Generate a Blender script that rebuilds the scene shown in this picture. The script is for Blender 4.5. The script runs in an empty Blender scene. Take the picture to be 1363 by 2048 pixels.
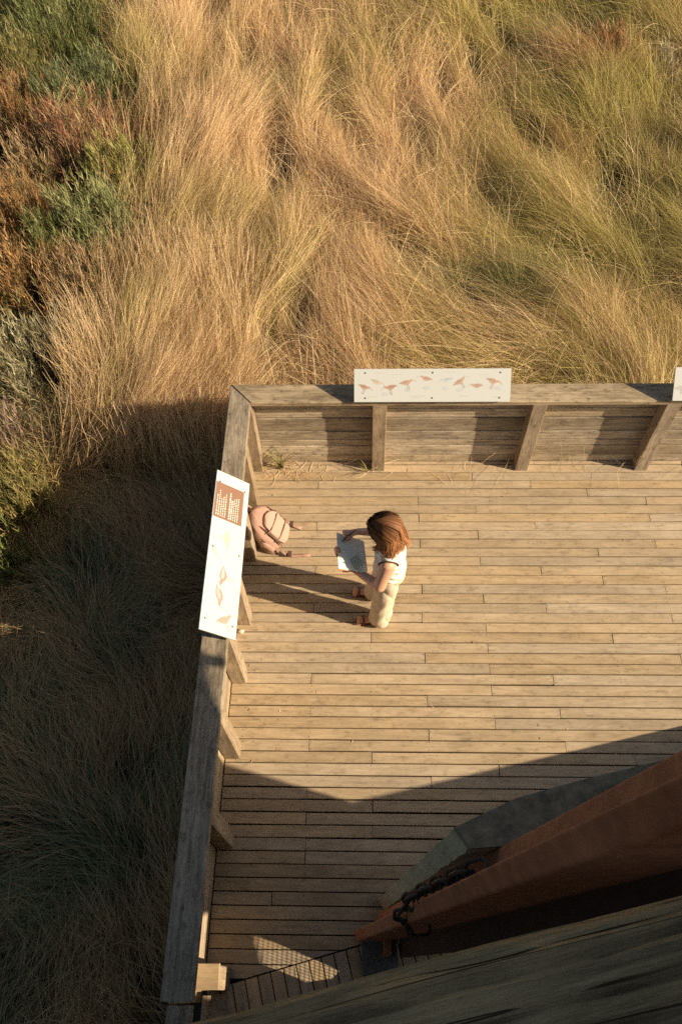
import bpy, bmesh, math, random
import numpy as np
from mathutils import Vector, Matrix, Quaternion

random.seed(7)
rng = np.random.default_rng(11)
S = 0.097                     # one decking pitch in metres; layout below is in pitches
scn = bpy.context.scene
COL = scn.collection

# ------------------------------------------------------------------ camera
cam_d = bpy.data.cameras.new('camera')
cam = bpy.data.objects.new('camera', cam_d)
COL.objects.link(cam)
CAM_PITCH, CAM_ROLL, CAM_YAW, CAM_H = math.radians(58.454), math.radians(-2.681), math.radians(3.120), 68.597
cp, sp = math.cos(CAM_PITCH), math.sin(CAM_PITCH)
f_ = Vector((0, cp, -sp)); r_ = Vector((1, 0, 0)); u_ = Vector((0, sp, cp))
Zr = Matrix.Rotation(CAM_YAW, 3, 'Z')
f_, r_, u_ = Zr @ f_, Zr @ r_, Zr @ u_
cr, sr = math.cos(CAM_ROLL), math.sin(CAM_ROLL)
r2 = r_ * cr + u_ * sr
u2 = -r_ * sr + u_ * cr
M = Matrix((r2, u2, -f_)).transposed().to_4x4()
M.translation = Vector((0, 0, CAM_H * S))
cam.matrix_world = M
cam_d.sensor_fit = 'VERTICAL'
cam_d.sensor_height = 36
cam_d.lens = 36 * 1578.16 / 2048
cam_d.clip_start = 0.02
cam_d.clip_end = 300
scn.camera = cam

# ------------------------------------------------------------------ light
SUN_EL = math.radians(27.5)
SUN_AZ = math.radians(-15.5)          # the sun stands at +X, a little towards -Y
sun_dir = Vector((math.cos(SUN_AZ) * math.cos(SUN_EL), math.sin(SUN_AZ) * math.cos(SUN_EL), math.sin(SUN_EL)))
sd = bpy.data.lights.new('sun', 'SUN')
sd.energy = 5.0
sd.angle = math.radians(0.53)
sd.color = (1.0, 0.825, 0.57)
sun = bpy.data.objects.new('sun', sd)
COL.objects.link(sun)
sun.rotation_euler = (-sun_dir).to_track_quat('-Z', 'Y').to_euler()
sun.location = sun_dir * 30
w = bpy.data.worlds.new('World')
scn.world = w
w.use_nodes = True
nt = w.node_tree
nt.nodes.clear()
sky = nt.nodes.new('ShaderNodeTexSky')
sky.sky_type = 'NISHITA'
sky.sun_disc = False
sky.sun_elevation = SUN_EL
sky.sun_rotation = math.radians(90) - SUN_AZ
sky.air_density = 1.0
sky.dust_density = 3.0
bgn = nt.nodes.new('ShaderNodeBackground')
bgn.inputs['Strength'].default_value = 0.06
out = nt.nodes.new('ShaderNodeOutputWorld')
wb = nt.nodes.new('ShaderNodeMix'); wb.data_type = 'RGBA'; wb.blend_type = 'MULTIPLY'
wb.inputs[0].default_value = 1.0
wb.inputs[7].default_value = (1.0, 0.98, 0.90, 1)          # the photograph's warm white balance
nt.links.new(sky.outputs[0], wb.inputs[6])
nt.links.new(wb.outputs[2], bgn.inputs[0])
nt.links.new(bgn.outputs[0], out.inputs[0])
scn.view_settings.view_transform = 'Standard'
scn.view_settings.look = 'None'
scn.view_settings.exposure = 0.75
scn.cycles.use_denoising = False
scn.view_settings.gamma = 1.0
scn.view_settings.use_curve_mapping = False
scn.cycles.max_bounces = 6
scn.cycles.transparent_max_bounces = 4

# ------------------------------------------------------------------ materials
def new_mat(name):
    m = bpy.data.materials.new(name)
    m.use_nodes = True
    n = m.node_tree
    b = n.nodes['Principled BSDF']
    return m, n, b

def N(n, t, **kw):
    x = n.nodes.new(t)
    for k, v in kw.items():
        setattr(x, k, v)
    return x

def wood(name, dark, light, axis=0, contrast=1.0, vary=0.35, rough=0.85, bump=0.35, lichen=0.0, stain=0.3, crack=0.0, fs=1.0):
    m, n, b = new_mat(name)
    L = n.links.new
    tc = N(n, 'ShaderNodeTexCoord')
    oi = N(n, 'ShaderNodeObjectInfo')
    mul = N(n, 'ShaderNodeMath', operation='MULTIPLY'); mul.inputs[1].default_value = 73.0
    L(oi.outputs['Random'], mul.inputs[0])
    cmb = N(n, 'ShaderNodeCombineXYZ')
    for i in range(3):
        L(mul.outputs[0], cmb.inputs[i])
    add = N(n, 'ShaderNodeVectorMath', operation='ADD')
    L(tc.outputs['Object'], add.inputs[0]); L(cmb.outputs[0], add.inputs[1])
    def noise(scale_al, scale_ac, detail, rough_=0.6):
        mp = N(n, 'ShaderNodeMapping')
        s = [scale_ac] * 3
        s[axis] = scale_al
        mp.inputs['Scale'].default_value = s
        L(add.outputs[0], mp.inputs['Vector'])
        t = N(n, 'ShaderNodeTexNoise')
        t.inputs['Scale'].default_value = 1.0
        t.inputs['Detail'].default_value = detail
        t.inputs['Roughness'].default_value = rough_
        L(mp.outputs[0], t.inputs['Vector'])
        return t
    fine = noise(9 * fs ** .5, 120 * fs, 5, 0.75)
    mid = noise(2.4, 44 * fs ** .7, 4)
    patch = noise(2.2, 6, 4, 0.65)
    blot = noise(11, 24, 6, 0.75)
    def mix(a, bb, fac):
        x = N(n, 'ShaderNodeMix', data_type='FLOAT')
        x.inputs[0].default_value = fac
        L(a, x.inputs[2]); L(bb, x.inputs[3])
        return x.outputs[0]
    g = mix(fine.outputs[0], mid.outputs[0], 0.42)
    g = mix(g, patch.outputs[0], 0.36)
    mr = N(n, 'ShaderNodeMapRange')
    mr.inputs[1].default_value = 0.5 - 0.2 / contrast
    mr.inputs[2].default_value = 0.5 + 0.2 / contrast
    L(g, mr.inputs[0])
    mc = N(n, 'ShaderNodeMix', data_type='RGBA')
    mc.inputs[6].default_value = (*dark, 1); mc.inputs[7].default_value = (*light, 1)
    L(mr.outputs[0], mc.inputs[0])
    # each piece a little lighter or darker, warmer or greyer
    hs = N(n, 'ShaderNodeHueSaturation')
    v = N(n, 'ShaderNodeMapRange'); v.inputs[3].default_value = 1 - vary * 0.55; v.inputs[4].default_value = 1 + vary * 0.45
    L(oi.outputs['Random'], v.inputs[0]); L(v.outputs[0], hs.inputs['Value'])
    wn = N(n, 'ShaderNodeTexWhiteNoise', noise_dimensions='1D'); L(mul.outputs[0], wn.inputs['W'])
    v2 = N(n, 'ShaderNodeMapRange'); v2.inputs[3].default_value = 0.82; v2.inputs[4].default_value = 1.08
    L(wn.outputs[0], v2.inputs[0]); L(v2.outputs[0], hs.inputs['Saturation'])
    L(mc.outputs[2], hs.inputs['Color'])
    col = hs.outputs[0]
    # weather stains
    st = N(n, 'ShaderNodeMapRange'); st.inputs[1].default_value = 0.52; st.inputs[2].default_value = 0.70
    st.inputs[3].default_value = 0.0; st.inputs[4].default_value = stain
    L(blot.outputs[0], st.inputs[0])
    m3 = N(n, 'ShaderNodeMix', data_type='RGBA')
    m3.inputs[7].default_value = (dark[0] * 0.35, dark[1] * 0.35, dark[2] * 0.35, 1)
    L(st.outputs[0], m3.inputs[0]); L(col, m3.inputs[6])
    col = m3.outputs[2]
    if lichen:
        ln = noise(38, 38, 6, 0.75)
        lr = N(n, 'ShaderNodeMapRange'); lr.inputs[1].default_value = 0.55; lr.inputs[2].default_value = 0.68
        lr.inputs[4].default_value = lichen
        L(ln.outputs[0], lr.inputs[0])
        m4 = N(n, 'ShaderNodeMix', data_type='RGBA')
        m4.inputs[7].default_value = (0.30, 0.27, 0.20, 1)
        L(lr.outputs[0], m4.inputs[0]); L(col, m4.inputs[6])
        col = m4.outputs[2]
    h = mix(fine.outputs[0], mid.outputs[0], 0.35)
    if crack:
        ck = noise(0.55, 30, 1.5, 0.4)
        sb = N(n, 'ShaderNodeMath', operation='SUBTRACT'); sb.inputs[1].default_value = 0.5
        L(ck.outputs[0], sb.inputs[0])
        ab = N(n, 'ShaderNodeMath', operation='ABSOLUTE'); L(sb.outputs[0], ab.inputs[0])
        r = N(n, 'ShaderNodeMapRange'); r.inputs[1].default_value = 0.003; r.inputs[2].default_value = 0.016
        L(ab.outputs[0], r.inputs[0])
        r.inputs[3].default_value = 0.1
        m5 = N(n, 'ShaderNodeMix', data_type='RGBA')
        m5.inputs[6].default_value = (dark[0] * 0.35, dark[1] * 0.35, dark[2] * 0.35, 1)
        L(r.outputs[0], m5.inputs[0]); L(col, m5.inputs[7])
        col = m5.outputs[2]
        ad = N(n, 'ShaderNodeMath', operation='ADD'); L(h, ad.inputs[0]); L(r.outputs[0], ad.inputs[1])
        h = ad.outputs[0]
    L(col, b.inputs['Base Color'])
    b.inputs['Roughness'].default_value = rough
    b.inputs['Specular IOR Level'].default_value = 0.25
    bp = N(n, 'ShaderNodeBump')
    bp.inputs['Strength'].default_value = bump
    bp.inputs['Distance'].default_value = 0.004
    L(h, bp.inputs['Height']); L(bp.outputs[0], b.inputs['Normal'])
    return m

def plain(name, col, rough=0.7, noise_amt=0.0, noise_scale=60, bump=0.0, col2=None, metallic=0.0, spec=0.3):
    m, n, b = new_mat(name)
    L = n.links.new
    b.inputs['Base Color'].default_value = (*col, 1)
    b.inputs['Roughness'].default_value = rough
    b.inputs['Metallic'].default_value = metallic
    b.inputs['Specular IOR Level'].default_value = spec
    if noise_amt or bump:
        tc = N(n, 'ShaderNodeTexCoord')
        t = N(n, 'ShaderNodeTexNoise'); t.inputs['Scale'].default_value = noise_scale; t.inputs['Detail'].default_value = 6
        t.inputs['Roughness'].default_value = 0.7
        L(tc.outputs['Object'], t.inputs['Vector'])
        if noise_amt:
            c2 = col2 or tuple(c * (1 - noise_amt) for c in col)
            mr = N(n, 'ShaderNodeMapRange'); mr.inputs[1].default_value = 0.35; mr.inputs[2].default_value = 0.65
            L(t.outputs[0], mr.inputs[0])
            mc = N(n, 'ShaderNodeMix', data_type='RGBA')
            mc.inputs[6].default_value = (*c2, 1); mc.inputs[7].default_value = (*col, 1)
            L(mr.outputs[0], mc.inputs[0]); L(mc.outputs[2], b.inputs['Base Color'])
        if bump:
            bp = N(n, 'ShaderNodeBump'); bp.inputs['Strength'].default_value = bump; bp.inputs['Distance'].default_value = 0.004
            L(t.outputs[0], bp.inputs['Height']); L(bp.outputs[0], b.inputs['Normal'])
    return m

def leafy(name, translucent=0.3, rough=0.7):
    m = bpy.data.materials.new(name)
    m.use_nodes = True
    n = m.node_tree
    n.nodes.clear()
    L = n.links.new
    at = N(n, 'ShaderNodeAttribute'); at.attribute_name = 'tint'
    d = N(n, 'ShaderNodeBsdfDiffuse'); t = N(n, 'ShaderNodeBsdfTranslucent')
    gl = N(n, 'ShaderNodeBsdfGlossy'); gl.inputs['Roughness'].default_value = 0.5
    gl.inputs['Color'].default_value = (0.9, 0.85, 0.7, 1)
    mx = N(n, 'ShaderNodeMixShader'); mx.inputs[0].default_value = translucent
    mg = N(n, 'ShaderNodeMixShader'); mg.inputs[0].default_value = 0.04
    o = N(n, 'ShaderNodeOutputMaterial')
    L(at.outputs['Color'], d.inputs[0]); L(at.outputs['Color'], t.inputs[0])
    L(d.outputs[0], mx.inputs[1]); L(t.outputs[0], mx.inputs[2])
    L(mx.outputs[0], mg.inputs[1]); L(gl.outputs[0], mg.inputs[2])
    L(mg.outputs[0], o.inputs[0])
    return m

MAT = {}
MAT['deck'] = wood('deck_wood', (0.26, 0.19, 0.118), (0.535, 0.41, 0.27), 0, 1.3, 0.18, stain=0.5)
MAT['rail_x'] = wood('rail_wood', (0.13, 0.097, 0.064), (0.47, 0.37, 0.25), 0, 2.0, 0.1, lichen=0.75, stain=0.85, bump=0.8)
MAT['rail_y'] = wood('rail_wood_long', (0.13, 0.097, 0.064), (0.42, 0.33, 0.23), 1, 2.0, 0.1, lichen=0.75, stain=0.85, bump=0.8)
MAT['board_x'] = wood('board_wood', (0.18, 0.14, 0.098), (0.56, 0.45, 0.32), 0, 1.7, 0.55, stain=0.75, bump=0.6)
MAT['board_y'] = wood('board_wood_long', (0.21, 0.16, 0.105), (0.53, 0.41, 0.28), 1, 1.6, 0.4, stain=0.65, bump=0.6)
MAT['post'] = wood('post_wood', (0.15, 0.108, 0.07), (0.45, 0.34, 0.225), 2, 1.7, 0.3, stain=0.65, bump=0.6)
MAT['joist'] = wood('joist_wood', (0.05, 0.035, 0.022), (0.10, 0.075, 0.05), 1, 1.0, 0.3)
MAT['timber_x'] = wood('old_timber', (0.15, 0.10, 0.052), (0.60, 0.43, 0.235), 0, 1.7, 0.1, bump=1.0, stain=0.3, crack=1.0, fs=3.5)
MAT['timber_z'] = wood('sawn_timber', (0.32, 0.295, 0.19), (0.66, 0.62, 0.44), 2, 1.0, 0.1, bump=0.8, stain=0.5)
MAT['slate'] = plain('weathered_end', (0.30, 0.245, 0.165), 0.95, 0.5, 22, 1.0, col2=(0.13, 0.11, 0.08))
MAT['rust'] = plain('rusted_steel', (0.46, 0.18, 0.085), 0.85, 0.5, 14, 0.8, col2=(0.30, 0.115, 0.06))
MAT['rust_shade'] = plain('shaded_steel', (0.075, 0.04, 0.027), 0.9, 0.4, 20, 0.6)  # darker rust, shade under the column put into the colour
MAT['chain'] = plain('dark_chain', (0.075, 0.058, 0.048), 0.6, 0.5, 120, 0.5, metallic=0.3)
MAT['steel'] = plain('grey_steel', (0.13, 0.14, 0.13), 0.6, 0.4, 50, 0.3)
MAT['soil'] = plain('soil', (0.075, 0.055, 0.032), 1.0, 0.6, 9, 0.8, col2=(0.035, 0.032, 0.018))
MAT['white'] = plain('panel_white', (0.52, 0.54, 0.545), 0.45, 0.05, 220)
MAT['brownprint'] = plain('print_brown', (0.23, 0.125, 0.085), 0.5)
MAT['printline'] = plain('print_text_pale', (0.78, 0.72, 0.66), 0.5)
MAT['grass'] = leafy('grass_blades', 0.32)
MAT['leaf'] = leafy('shrub_leaves', 0.25)
MAT['twig'] = plain('twig', (0.16, 0.11, 0.075), 0.9, 0.4, 80)
MAT['skin'] = plain('skin', (0.62, 0.34, 0.23), 0.5, 0.12, 40, 0.05, spec=0.35)
MAT['skin'].node_tree.nodes['Principled BSDF'].inputs['Subsurface Weight'].default_value = 0.0
MAT['shirt'] = plain('white_cotton', (0.66, 0.64, 0.60), 0.9, 0.06, 30, 0.5)
MAT['trouser'] = plain('beige_linen', (0.64, 0.53, 0.40), 0.9, 0.12, 25, 0.6)
MAT['leather'] = plain('brown_leather', (0.16, 0.06, 0.035), 0.55, 0.3, 60, 0.3)
MAT['black'] = plain('black_plastic', (0.015, 0.014, 0.013), 0.4)
MAT['paper'] = plain('paper', (0.79, 0.81, 0.71), 0.8, 0.05, 90)
MAT['bookcover'] = plain('book_cover', (0.50, 0.16, 0.07), 0.6)
MAT['wash'] = plain('green_wash', (0.40, 0.45, 0.33), 0.9, 0.4, 50, col2=(0.62, 0.64, 0.55))
MAT['pink'] = plain('pink_canvas', (0.37, 0.225, 0.175), 0.85, 0.14, 70, 0.4)
MAT['pinklight'] = plain('pink_canvas_front', (0.43, 0.285, 0.23), 0.85, 0.14, 90, 0.4)
MAT['pinkdark'] = plain('dark_lining', (0.10, 0.055, 0.042), 0.8)
MAT['mesh'] = plain('wire', (0.10, 0.09, 0.08), 0.5, metallic=0.6)
MAT['pebble'] = plain('pale_pebble', (0.62, 0.56, 0.46), 0.8, 0.2, 60)

# ------------------------------------------------------------------ helpers
def mesh_obj(name, verts, faces, mat, parent=None, smooth=False, loc=None):
    me = bpy.data.meshes.new(name)
    me.from_pydata([tuple(v) for v in verts], [], faces)
    me.update()
    if smooth:
        me.polygons.foreach_set('use_smooth', [True] * len(me.polygons))
    if mat is not None:
        me.materials.append(mat)
    o = bpy.data.objects.new(name, me)
    COL.objects.link(o)
    if parent is not None:
        o.parent = parent
    if loc is not None:
        o.location = loc
    return o

def bm_obj(name, bm, mat, parent=None, smooth=False):
    me = bpy.data.meshes.new(name)
    bmesh.ops.recalc_face_normals(bm, faces=bm.faces)
    bm.to_mesh(me)
    bm.free()
    if smooth:
        me.polygons.foreach_set('use_smooth', [True] * len(me.polygons))
    me.materials.append(mat)
    o = bpy.data.objects.new(name, me)
    COL.objects.link(o)
    if parent is not None:
        o.parent = parent
    return o

def tag(o, label=None, cat=None, group=None, kind=None):
    if label: o['label'] = label
    if cat: o['category'] = cat
    if group: o['group'] = group
    if kind: o['kind'] = kind
    return o

def empty(name, loc=(0, 0, 0)):
    o = bpy.data.objects.new(name, None)
    o.empty_display_size = 0.1
    o.location = Vector(loc) * S
    COL.objects.link(o)
    return o

def local(o, root):
    """parented parts keep their world coordinates"""
    o.matrix_parent_inverse = root.matrix_basis.inverted()
    return o

def beam(name, a, b, wdt, hgt, mat, parent=None, ch=0.05, axis=0, jit=0.0, sag=None, up=Vector((0, 0, 1))):
    """Squared timber from a to b (pitches), cross-section wdt x hgt with chamfered edges, local axis `axis` along its length."""
    a = Vector(a) * S; b = Vector(b) * S
    d = (b - a); Ln = d.length; d.normalize()
    side = up.cross(d)
    if side.length < 1e-4: side = Vector((1, 0, 0))
    side.normalize()
    u = d.cross(side)
    w2, h2, c = wdt * S / 2, hgt * S / 2, ch * S
    prof = [(-w2 + c, -h2), (w2 - c, -h2), (w2, -h2 + c), (w2, h2 - c), (w2 - c, h2), (-w2 + c, h2), (-w2, h2 - c), (-w2, -h2 + c)]
    nseg = 1 if not jit else max(2, int(Ln / 0.12))
    vs, fs = [], []
    ph = random.random() * 9
    for i in range(nseg + 1):
        x = -Ln / 2 + Ln * i / nseg
        for k, (p, q) in enumerate(prof):
            e = jit * S * math.sin(x * 21 + ph + k * 1.7) if jit else 0
            e2 = jit * S * math.sin(x * 33 + 2 * ph + k * 2.9) if jit else 0
            vs.append((x, p + e, q + e2))
    for i in range(nseg):
        for k in range(8):
            k2 = (k + 1) % 8
            fs.append((i * 8 + k, (i + 1) * 8 + k, (i + 1) * 8 + k2, i * 8 + k2)[::-1])
    fs.append(tuple(range(8))[::-1] if False else tuple(range(8)))
    fs.append(tuple(range(nseg * 8, nseg * 8 + 8))[::-1])
    if axis == 1:
        vs = [(-y, x, z) for x, y, z in vs]
    elif axis == 2:
        vs = [(z, y, x) for x, y, z in vs]; fs = [f[::-1] for f in fs]
    o = mesh_obj(name, vs, fs, mat, parent)
    bmn = bmesh.new(); bmn.from_mesh(o.data); bmesh.ops.recalc_face_normals(bmn, faces=bmn.faces); bmn.to_mesh(o.data); bmn.free()
    R = Matrix((d, side, u)).transposed()
    if axis == 1:
        R = Matrix((-side, d, u)).transposed()
    elif axis == 2:
        R = Matrix((u, side, d)).transposed()
    mw = R.to_4x4(); mw.translation = (a + b) / 2
    o.matrix_basis = mw
    if parent is not None:
        local(o, parent)
    return o

def prism(name, poly, z0, z1, mat, parent=None, ch=0.04, org=None):
    """Plan polygon (ccw, pitches) extruded from z0 to z1 with a chamfered top edge."""
    n = len(poly)
    c = Vector((sum(p[0] for p in poly) / n, sum(p[1] for p in poly) / n, 0))
    ins = []
    for i in range(n):
        p0, p1, p2 = Vector(poly[i - 1]), Vector(poly[i]), Vector(poly[(i + 1) % n])
        e1 = (p1 - p0).normalized(); e2 = (p2 - p1).normalized()
        n1 = Vector((-e1.y, e1.x)); n2 = Vector((-e2.y, e2.x))
        m = (n1 + n2); m = m / max(0.2, m.length_squared) * 2 * ch
        ins.append(p1 + m)
    vs = []
    for P, z in ((poly, z0), (poly, z1 - ch), (ins, z1)):
        vs += [((p[0] - c.x) * S, (p[1] - c.y) * S, (z - z1) * S) for p in P]
    fs = [tuple(range(n))[::-1], tuple(range(2 * n, 3 * n))]
    for k in range(2):
        for i in range(n):
            j = (i + 1) % n
            fs.append((k * n + i, k * n + j, (k + 1) * n + j, (k + 1) * n + i))
    o = mesh_obj(name, vs, fs, mat, parent)
    o.location = Vector((c.x, c.y, z1)) * S
    if parent is not None: local(o, parent)
    return o

def tube_bm(bm, pts, rads, n=8, cap=True):
    """tube through points (metres)"""
    pts = [Vector(p) for p in pts]
    rings = []
    prev = None
    for i, p in enumerate(pts):
        t = (pts[min(i + 1, len(pts) - 1)] - pts[max(i - 1, 0)])
        if t.length < 1e-9: t = Vector((0, 0, 1))
        t.normalize()
        if prev is None:
            s = t.orthogonal().normalized()
        else:
            s = prev - t * prev.dot(t)
            s = s.normalized() if s.length > 1e-6 else t.orthogonal().normalized()
        prev = s
        q = t.cross(s)
        r = rads[i] if hasattr(rads, '__len__') else rads
        rings.append([bm.verts.new(p + (s * math.cos(2 * math.pi * k / n) + q * math.sin(2 * math.pi * k / n)) * r) for k in range(n)])
    for a, b in zip(rings, rings[1:]):
        for k in range(n):
            bm.faces.new((a[k], a[(k + 1) % n], b[(k + 1) % n], b[k]))
    if cap:
        bm.faces.new(rings[0][::-1]); bm.faces.new(rings[-1])

# ================================================================== GROUND
GZ = -3.2
gr = np.linspace(-1, 1, 61)
gx, gy = np.meshgrid(gr * 330, gr * 330 + 60)
gz = GZ + 0.5 * np.sin(gx * 0.11 + 1.3 * np.sin(gy * 0.07)) * np.cos(gy * 0.13 + 0.8)
vs = np.stack([gx.ravel() * S, gy.ravel() * S, gz.ravel() * S], 1)
fs = [(j * 61 + i, j * 61 + i + 1, (j + 1) * 61 + i + 1, (j + 1) * 61 + i) for j in range(60) for i in range(60)]
ground = mesh_obj('ground', vs, fs, MAT['soil'], smooth=True)
tag(ground, 'dark soil ground under the grass', kind='structure')

def ground_z(x, y):
    return GZ + 0.5 * np.sin(x * 0.11 + 1.3 * np.sin(y * 0.07)) * np.cos(y * 0.13 + 0.8)

# ================================================================== DECK
deck = empty('deck', (0, 0, 0))
tag(deck, 'weathered timber deck of narrow boards', kind='structure')
JOINTS = [(0, 11.32), (1, -4.7), (1, 17.25), (2, 22.9), (3, 5.6), (3, 28.7), (4, 11.4), (5, 5.6), (5, 28.7), (6, -4.7), (6, 17.2), (7, 11.4), (8, 5.6), (8, 28.7),
          (9, 22.95), (10, 11.4), (11, -4.7), (11, 17.2), (12, 22.95), (13, 5.6), (13, 28.7), (14, 11.4), (15, -4.7), (15, 17.2), (16, 5.5), (16, 28.7), (17, 11.4),
          (18, 0.7), (18, 22.9), (19, 11.4), (20, 5.6), (20, 28.7), (21, 11.4), (22, -4.7), (22, 17.0), (23, 11.4), (24, 5.65), (25, -4.7), (25, 17.2), (26, 11.45),
          (27, 5.65), (28, -4.7), (28, 17.3), (29, 0.74), (29, 23.0), (30, 11.45), (31, 5.7), (32, -4.75), (33, 0.75), (34, -4.75), (35, 0.72), (36, -4.7), (37, -4.7),
          (40, -7.2), (33, 23), (36, 17.2), (35, 28.7), (38, 11.4), (39, 23), (41, 5.6), (42, 17.2), (-1, 0.7), (-1, 23.0), (4, 34.5), (7, 34.5), (10, 34.5), (14, 34.5), (18, 40), (23, 34.5)]
Y0 = 46.915
X_L, X_R = -11.88, 33.2
# the diagonal joint where the lower boards begin
DG_A, DG_B = Vector((-11.2, 0.30)), Vector((-0.95, 3.10))
dg = (DG_B - DG_A)
def diag_y(x):
    return DG_A.y + dg.y * (x - DG_A.x) / dg.x
screw_bm = bmesh.new()
def screw(x, y, z):
    r = 0.035 * S
    c = Vector((x * S, y * S, z * S))
    v = [screw_bm.verts.new(c + Vector((r * math.cos(k * math.pi / 3), r * math.sin(k * math.pi / 3), 0))) for k in range(6)]
    screw_bm.faces.new(v)
for i in range(-2, 46):
    yt = Y0 - i
    yb = yt - 1
    if i == -2: yt = 48.38
    xs = sorted([X_L] + [x for r, x in JOINTS if r == i and x < 31] + [X_R])
    for a, b in zip(xs, xs[1:]):
        gap = random.choice((0.075, 0.09, 0.10, 0.13))
        z = random.uniform(-0.012, 0.012)
        yc = (yt + yb) / 2 + random.uniform(-0.012, 0.012)
        hw = (yt - yb) / 2 - gap / 2
        tilt = random.uniform(-0.022, 0.022) if (b - a) < 30 else random.uniform(-0.008, 0.008)
        xa, xb = a + 0.015 + random.random() * 0.03, b - 0.015 - random.random() * 0.03
        if yb < 3.2:                        # rows cut off by the diagonal
            lim = DG_A.x + (yb + 0.05 - DG_A.y) / dg.y * dg.x
            if i >= 43:
                pl = [(xa, yc + hw)]
                # polygon plank clipped against the diagonal
                pts = [(xa, yc - hw), (min(xb, 0.2), yc - hw), (min(xb, 0.2), yc + hw), (xa, yc + hw)]
                res = []
                for k in range(4):
                    p, q = pts[k], pts[(k + 1) % 4]
                    sp_ = p[1] - diag_y(p[0]) - 0.05; sq_ = q[1] - diag_y(q[0]) - 0.05
                    if sp_ >= 0: res.append(p)
                    if sp_ * sq_ < 0:
                        t = sp_ / (sp_ - sq_)
                        res.append((p[0] + (q[0] - p[0]) * t, p[1] + (q[1] - p[1]) * t))
                if len(res) >= 3:
                    prism('plank', res, z - 0.3, z, MAT['deck'], deck, 0.03)
                continue
        o = beam('plank', (xa, yc + tilt, z - 0.15), (xb, yc - tilt, z - 0.15), hw * 2, 0.3, MAT['deck'], deck, 0.028)
        for xx, s_ in ((xa, 1), (xb, -1)):
            if X_L + 0.5 < xx < X_R - 0.5 and random.random() < 0.8:
                for q in (-0.27, 0.27):
                    screw(xx + s_ * random.uniform(0.1, 0.2), yc + q + random.uniform(-.05, .05), z + 0.012)
        for jx in (-10.48, -4.7, 1.08 - 0.35, 5.6, 11.4, 17.2, 22.95, 28.7, 34.5):
            if xa + 0.6 < jx < xb - 0.6 and random.random() < 0.5:
                for q in (-0.27, 0.27):
                    if random.random() < 0.6:
                        screw(jx + random.uniform(-.08, .08), yc + q + random.uniform(-.06, .06), z + 0.012)
so = bm_obj('screw_heads', screw_bm, MAT['black'], deck)
so['kind'] = 'stuff'
# lower boards behind the diagonal, laid across
along = dg.normalized(); across = Vector((along.y, -along.x))
k = 0
t = -0.5
while t < 22:
    a = DG_A + along * (t + 0.42) + across * 0.05
    b = a + across * 8
    beam('plank', (a.x, a.y, -0.2 + random.uniform(-.01, .01)), (b.x, b.y, -0.2), 0.9, 0.3, MAT['deck'], deck, 0.03)
    t += 0.98
for jx in (-10.48, -4.7, 0.73, 5.6, 11.4, 17.2, 22.95, 28.7, 34.5, 40):
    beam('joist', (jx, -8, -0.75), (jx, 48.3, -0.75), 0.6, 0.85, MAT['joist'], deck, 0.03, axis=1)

# ================================================================== FENCES
H = 11.25
RT = 0.5
bf = empty('back_fence', (16, 48.4, 0))
tag(bf, 'timber fence with wide top rail along the far edge of the deck, backed by grass', 'fence')
lf = empty('side_fence', (-11.9, 24, 0))
tag(lf, 'timber fence with wide top rail along the side of the deck, near the backpack', 'fence')
# posts
PW = 1.33
for xc in (1.53, 16.45, 28.79, 42.5):
    beam('post', (xc, 47.76, -2.5), (xc, 47.76, H - RT - 0.01), PW, PW - 0.02, MAT['post'], bf, 0.04, axis=2, up=Vector((0, 1, 0)))
for yc in (47.70, 42.3, 36.95, 30.2, 24.55, 17.85, 10.7):
    beam('post', (-11.24, yc, -2.5), (-11.24, yc, H - RT - 0.01), PW, PW - 0.02, MAT['post'], lf, 0.04, axis=2, up=Vector((0, 1, 0)))
# horizontal boards
BZ = [-0.9, 1.07, 2.75, 3.76, 5.18, 7.24, 8.61, 10.4]
for k in range(7):
    z0, z1 = BZ[k] + 0.07, BZ[k + 1] - 0.07
    zc = (z0 + z1) / 2
    pr = random.uniform(-0.07, 0.07)
    cuts = [-12.3, (16.45 if k % 2 else 28.79), 43.5]
    for a, b in zip(cuts, cuts[1:]):
        beam('board', (a + 0.02, 48.62 + pr, zc), (b - 0.02, 48.62 + pr, zc), 0.36, z1 - z0, MAT['board_x'], bf, 0.03)
    cuts = [-0.6, (17.85 if k % 2 else 30.2), 48.36]
    for a, b in zip(cuts, cuts[1:]):
        beam('board', (-12.12 + pr, a + 0.02, zc), (-12.12 + pr, b - 0.02, zc), 0.36, z1 - z0, MAT['board_y'], lf, 0.03, axis=1)
# top rails, mitred at the corner
XI, XO, YI, YO = -10.55, -12.64, 47.12, 49.40
def rail(name, poly, mat, par):
    return prism(name, poly, H - RT, H, mat, par, 0.07)
rail('top_rail', [(XI + .03, YI), (6.0, YI + .02), (6.0, YO - .04), (XO + 0.06, YO)], MAT['rail_x'], bf)
rail('top_rail', [(6.05, YI + .02), (45, YI), (45, YO - .1), (6.05, YO - .04)], MAT['rail_x'], bf)
rail('top_rail', [(XO, 30.52), (XI, 30.52), (XI, YI - .02), (XO, YO - .04)], MAT['rail_y'], lf)
rail('top_rail', [(XO, -0.5), (XI, -0.5), (XI, 30.47), (XO, 30.47)], MAT['rail_y'], lf)
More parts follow.
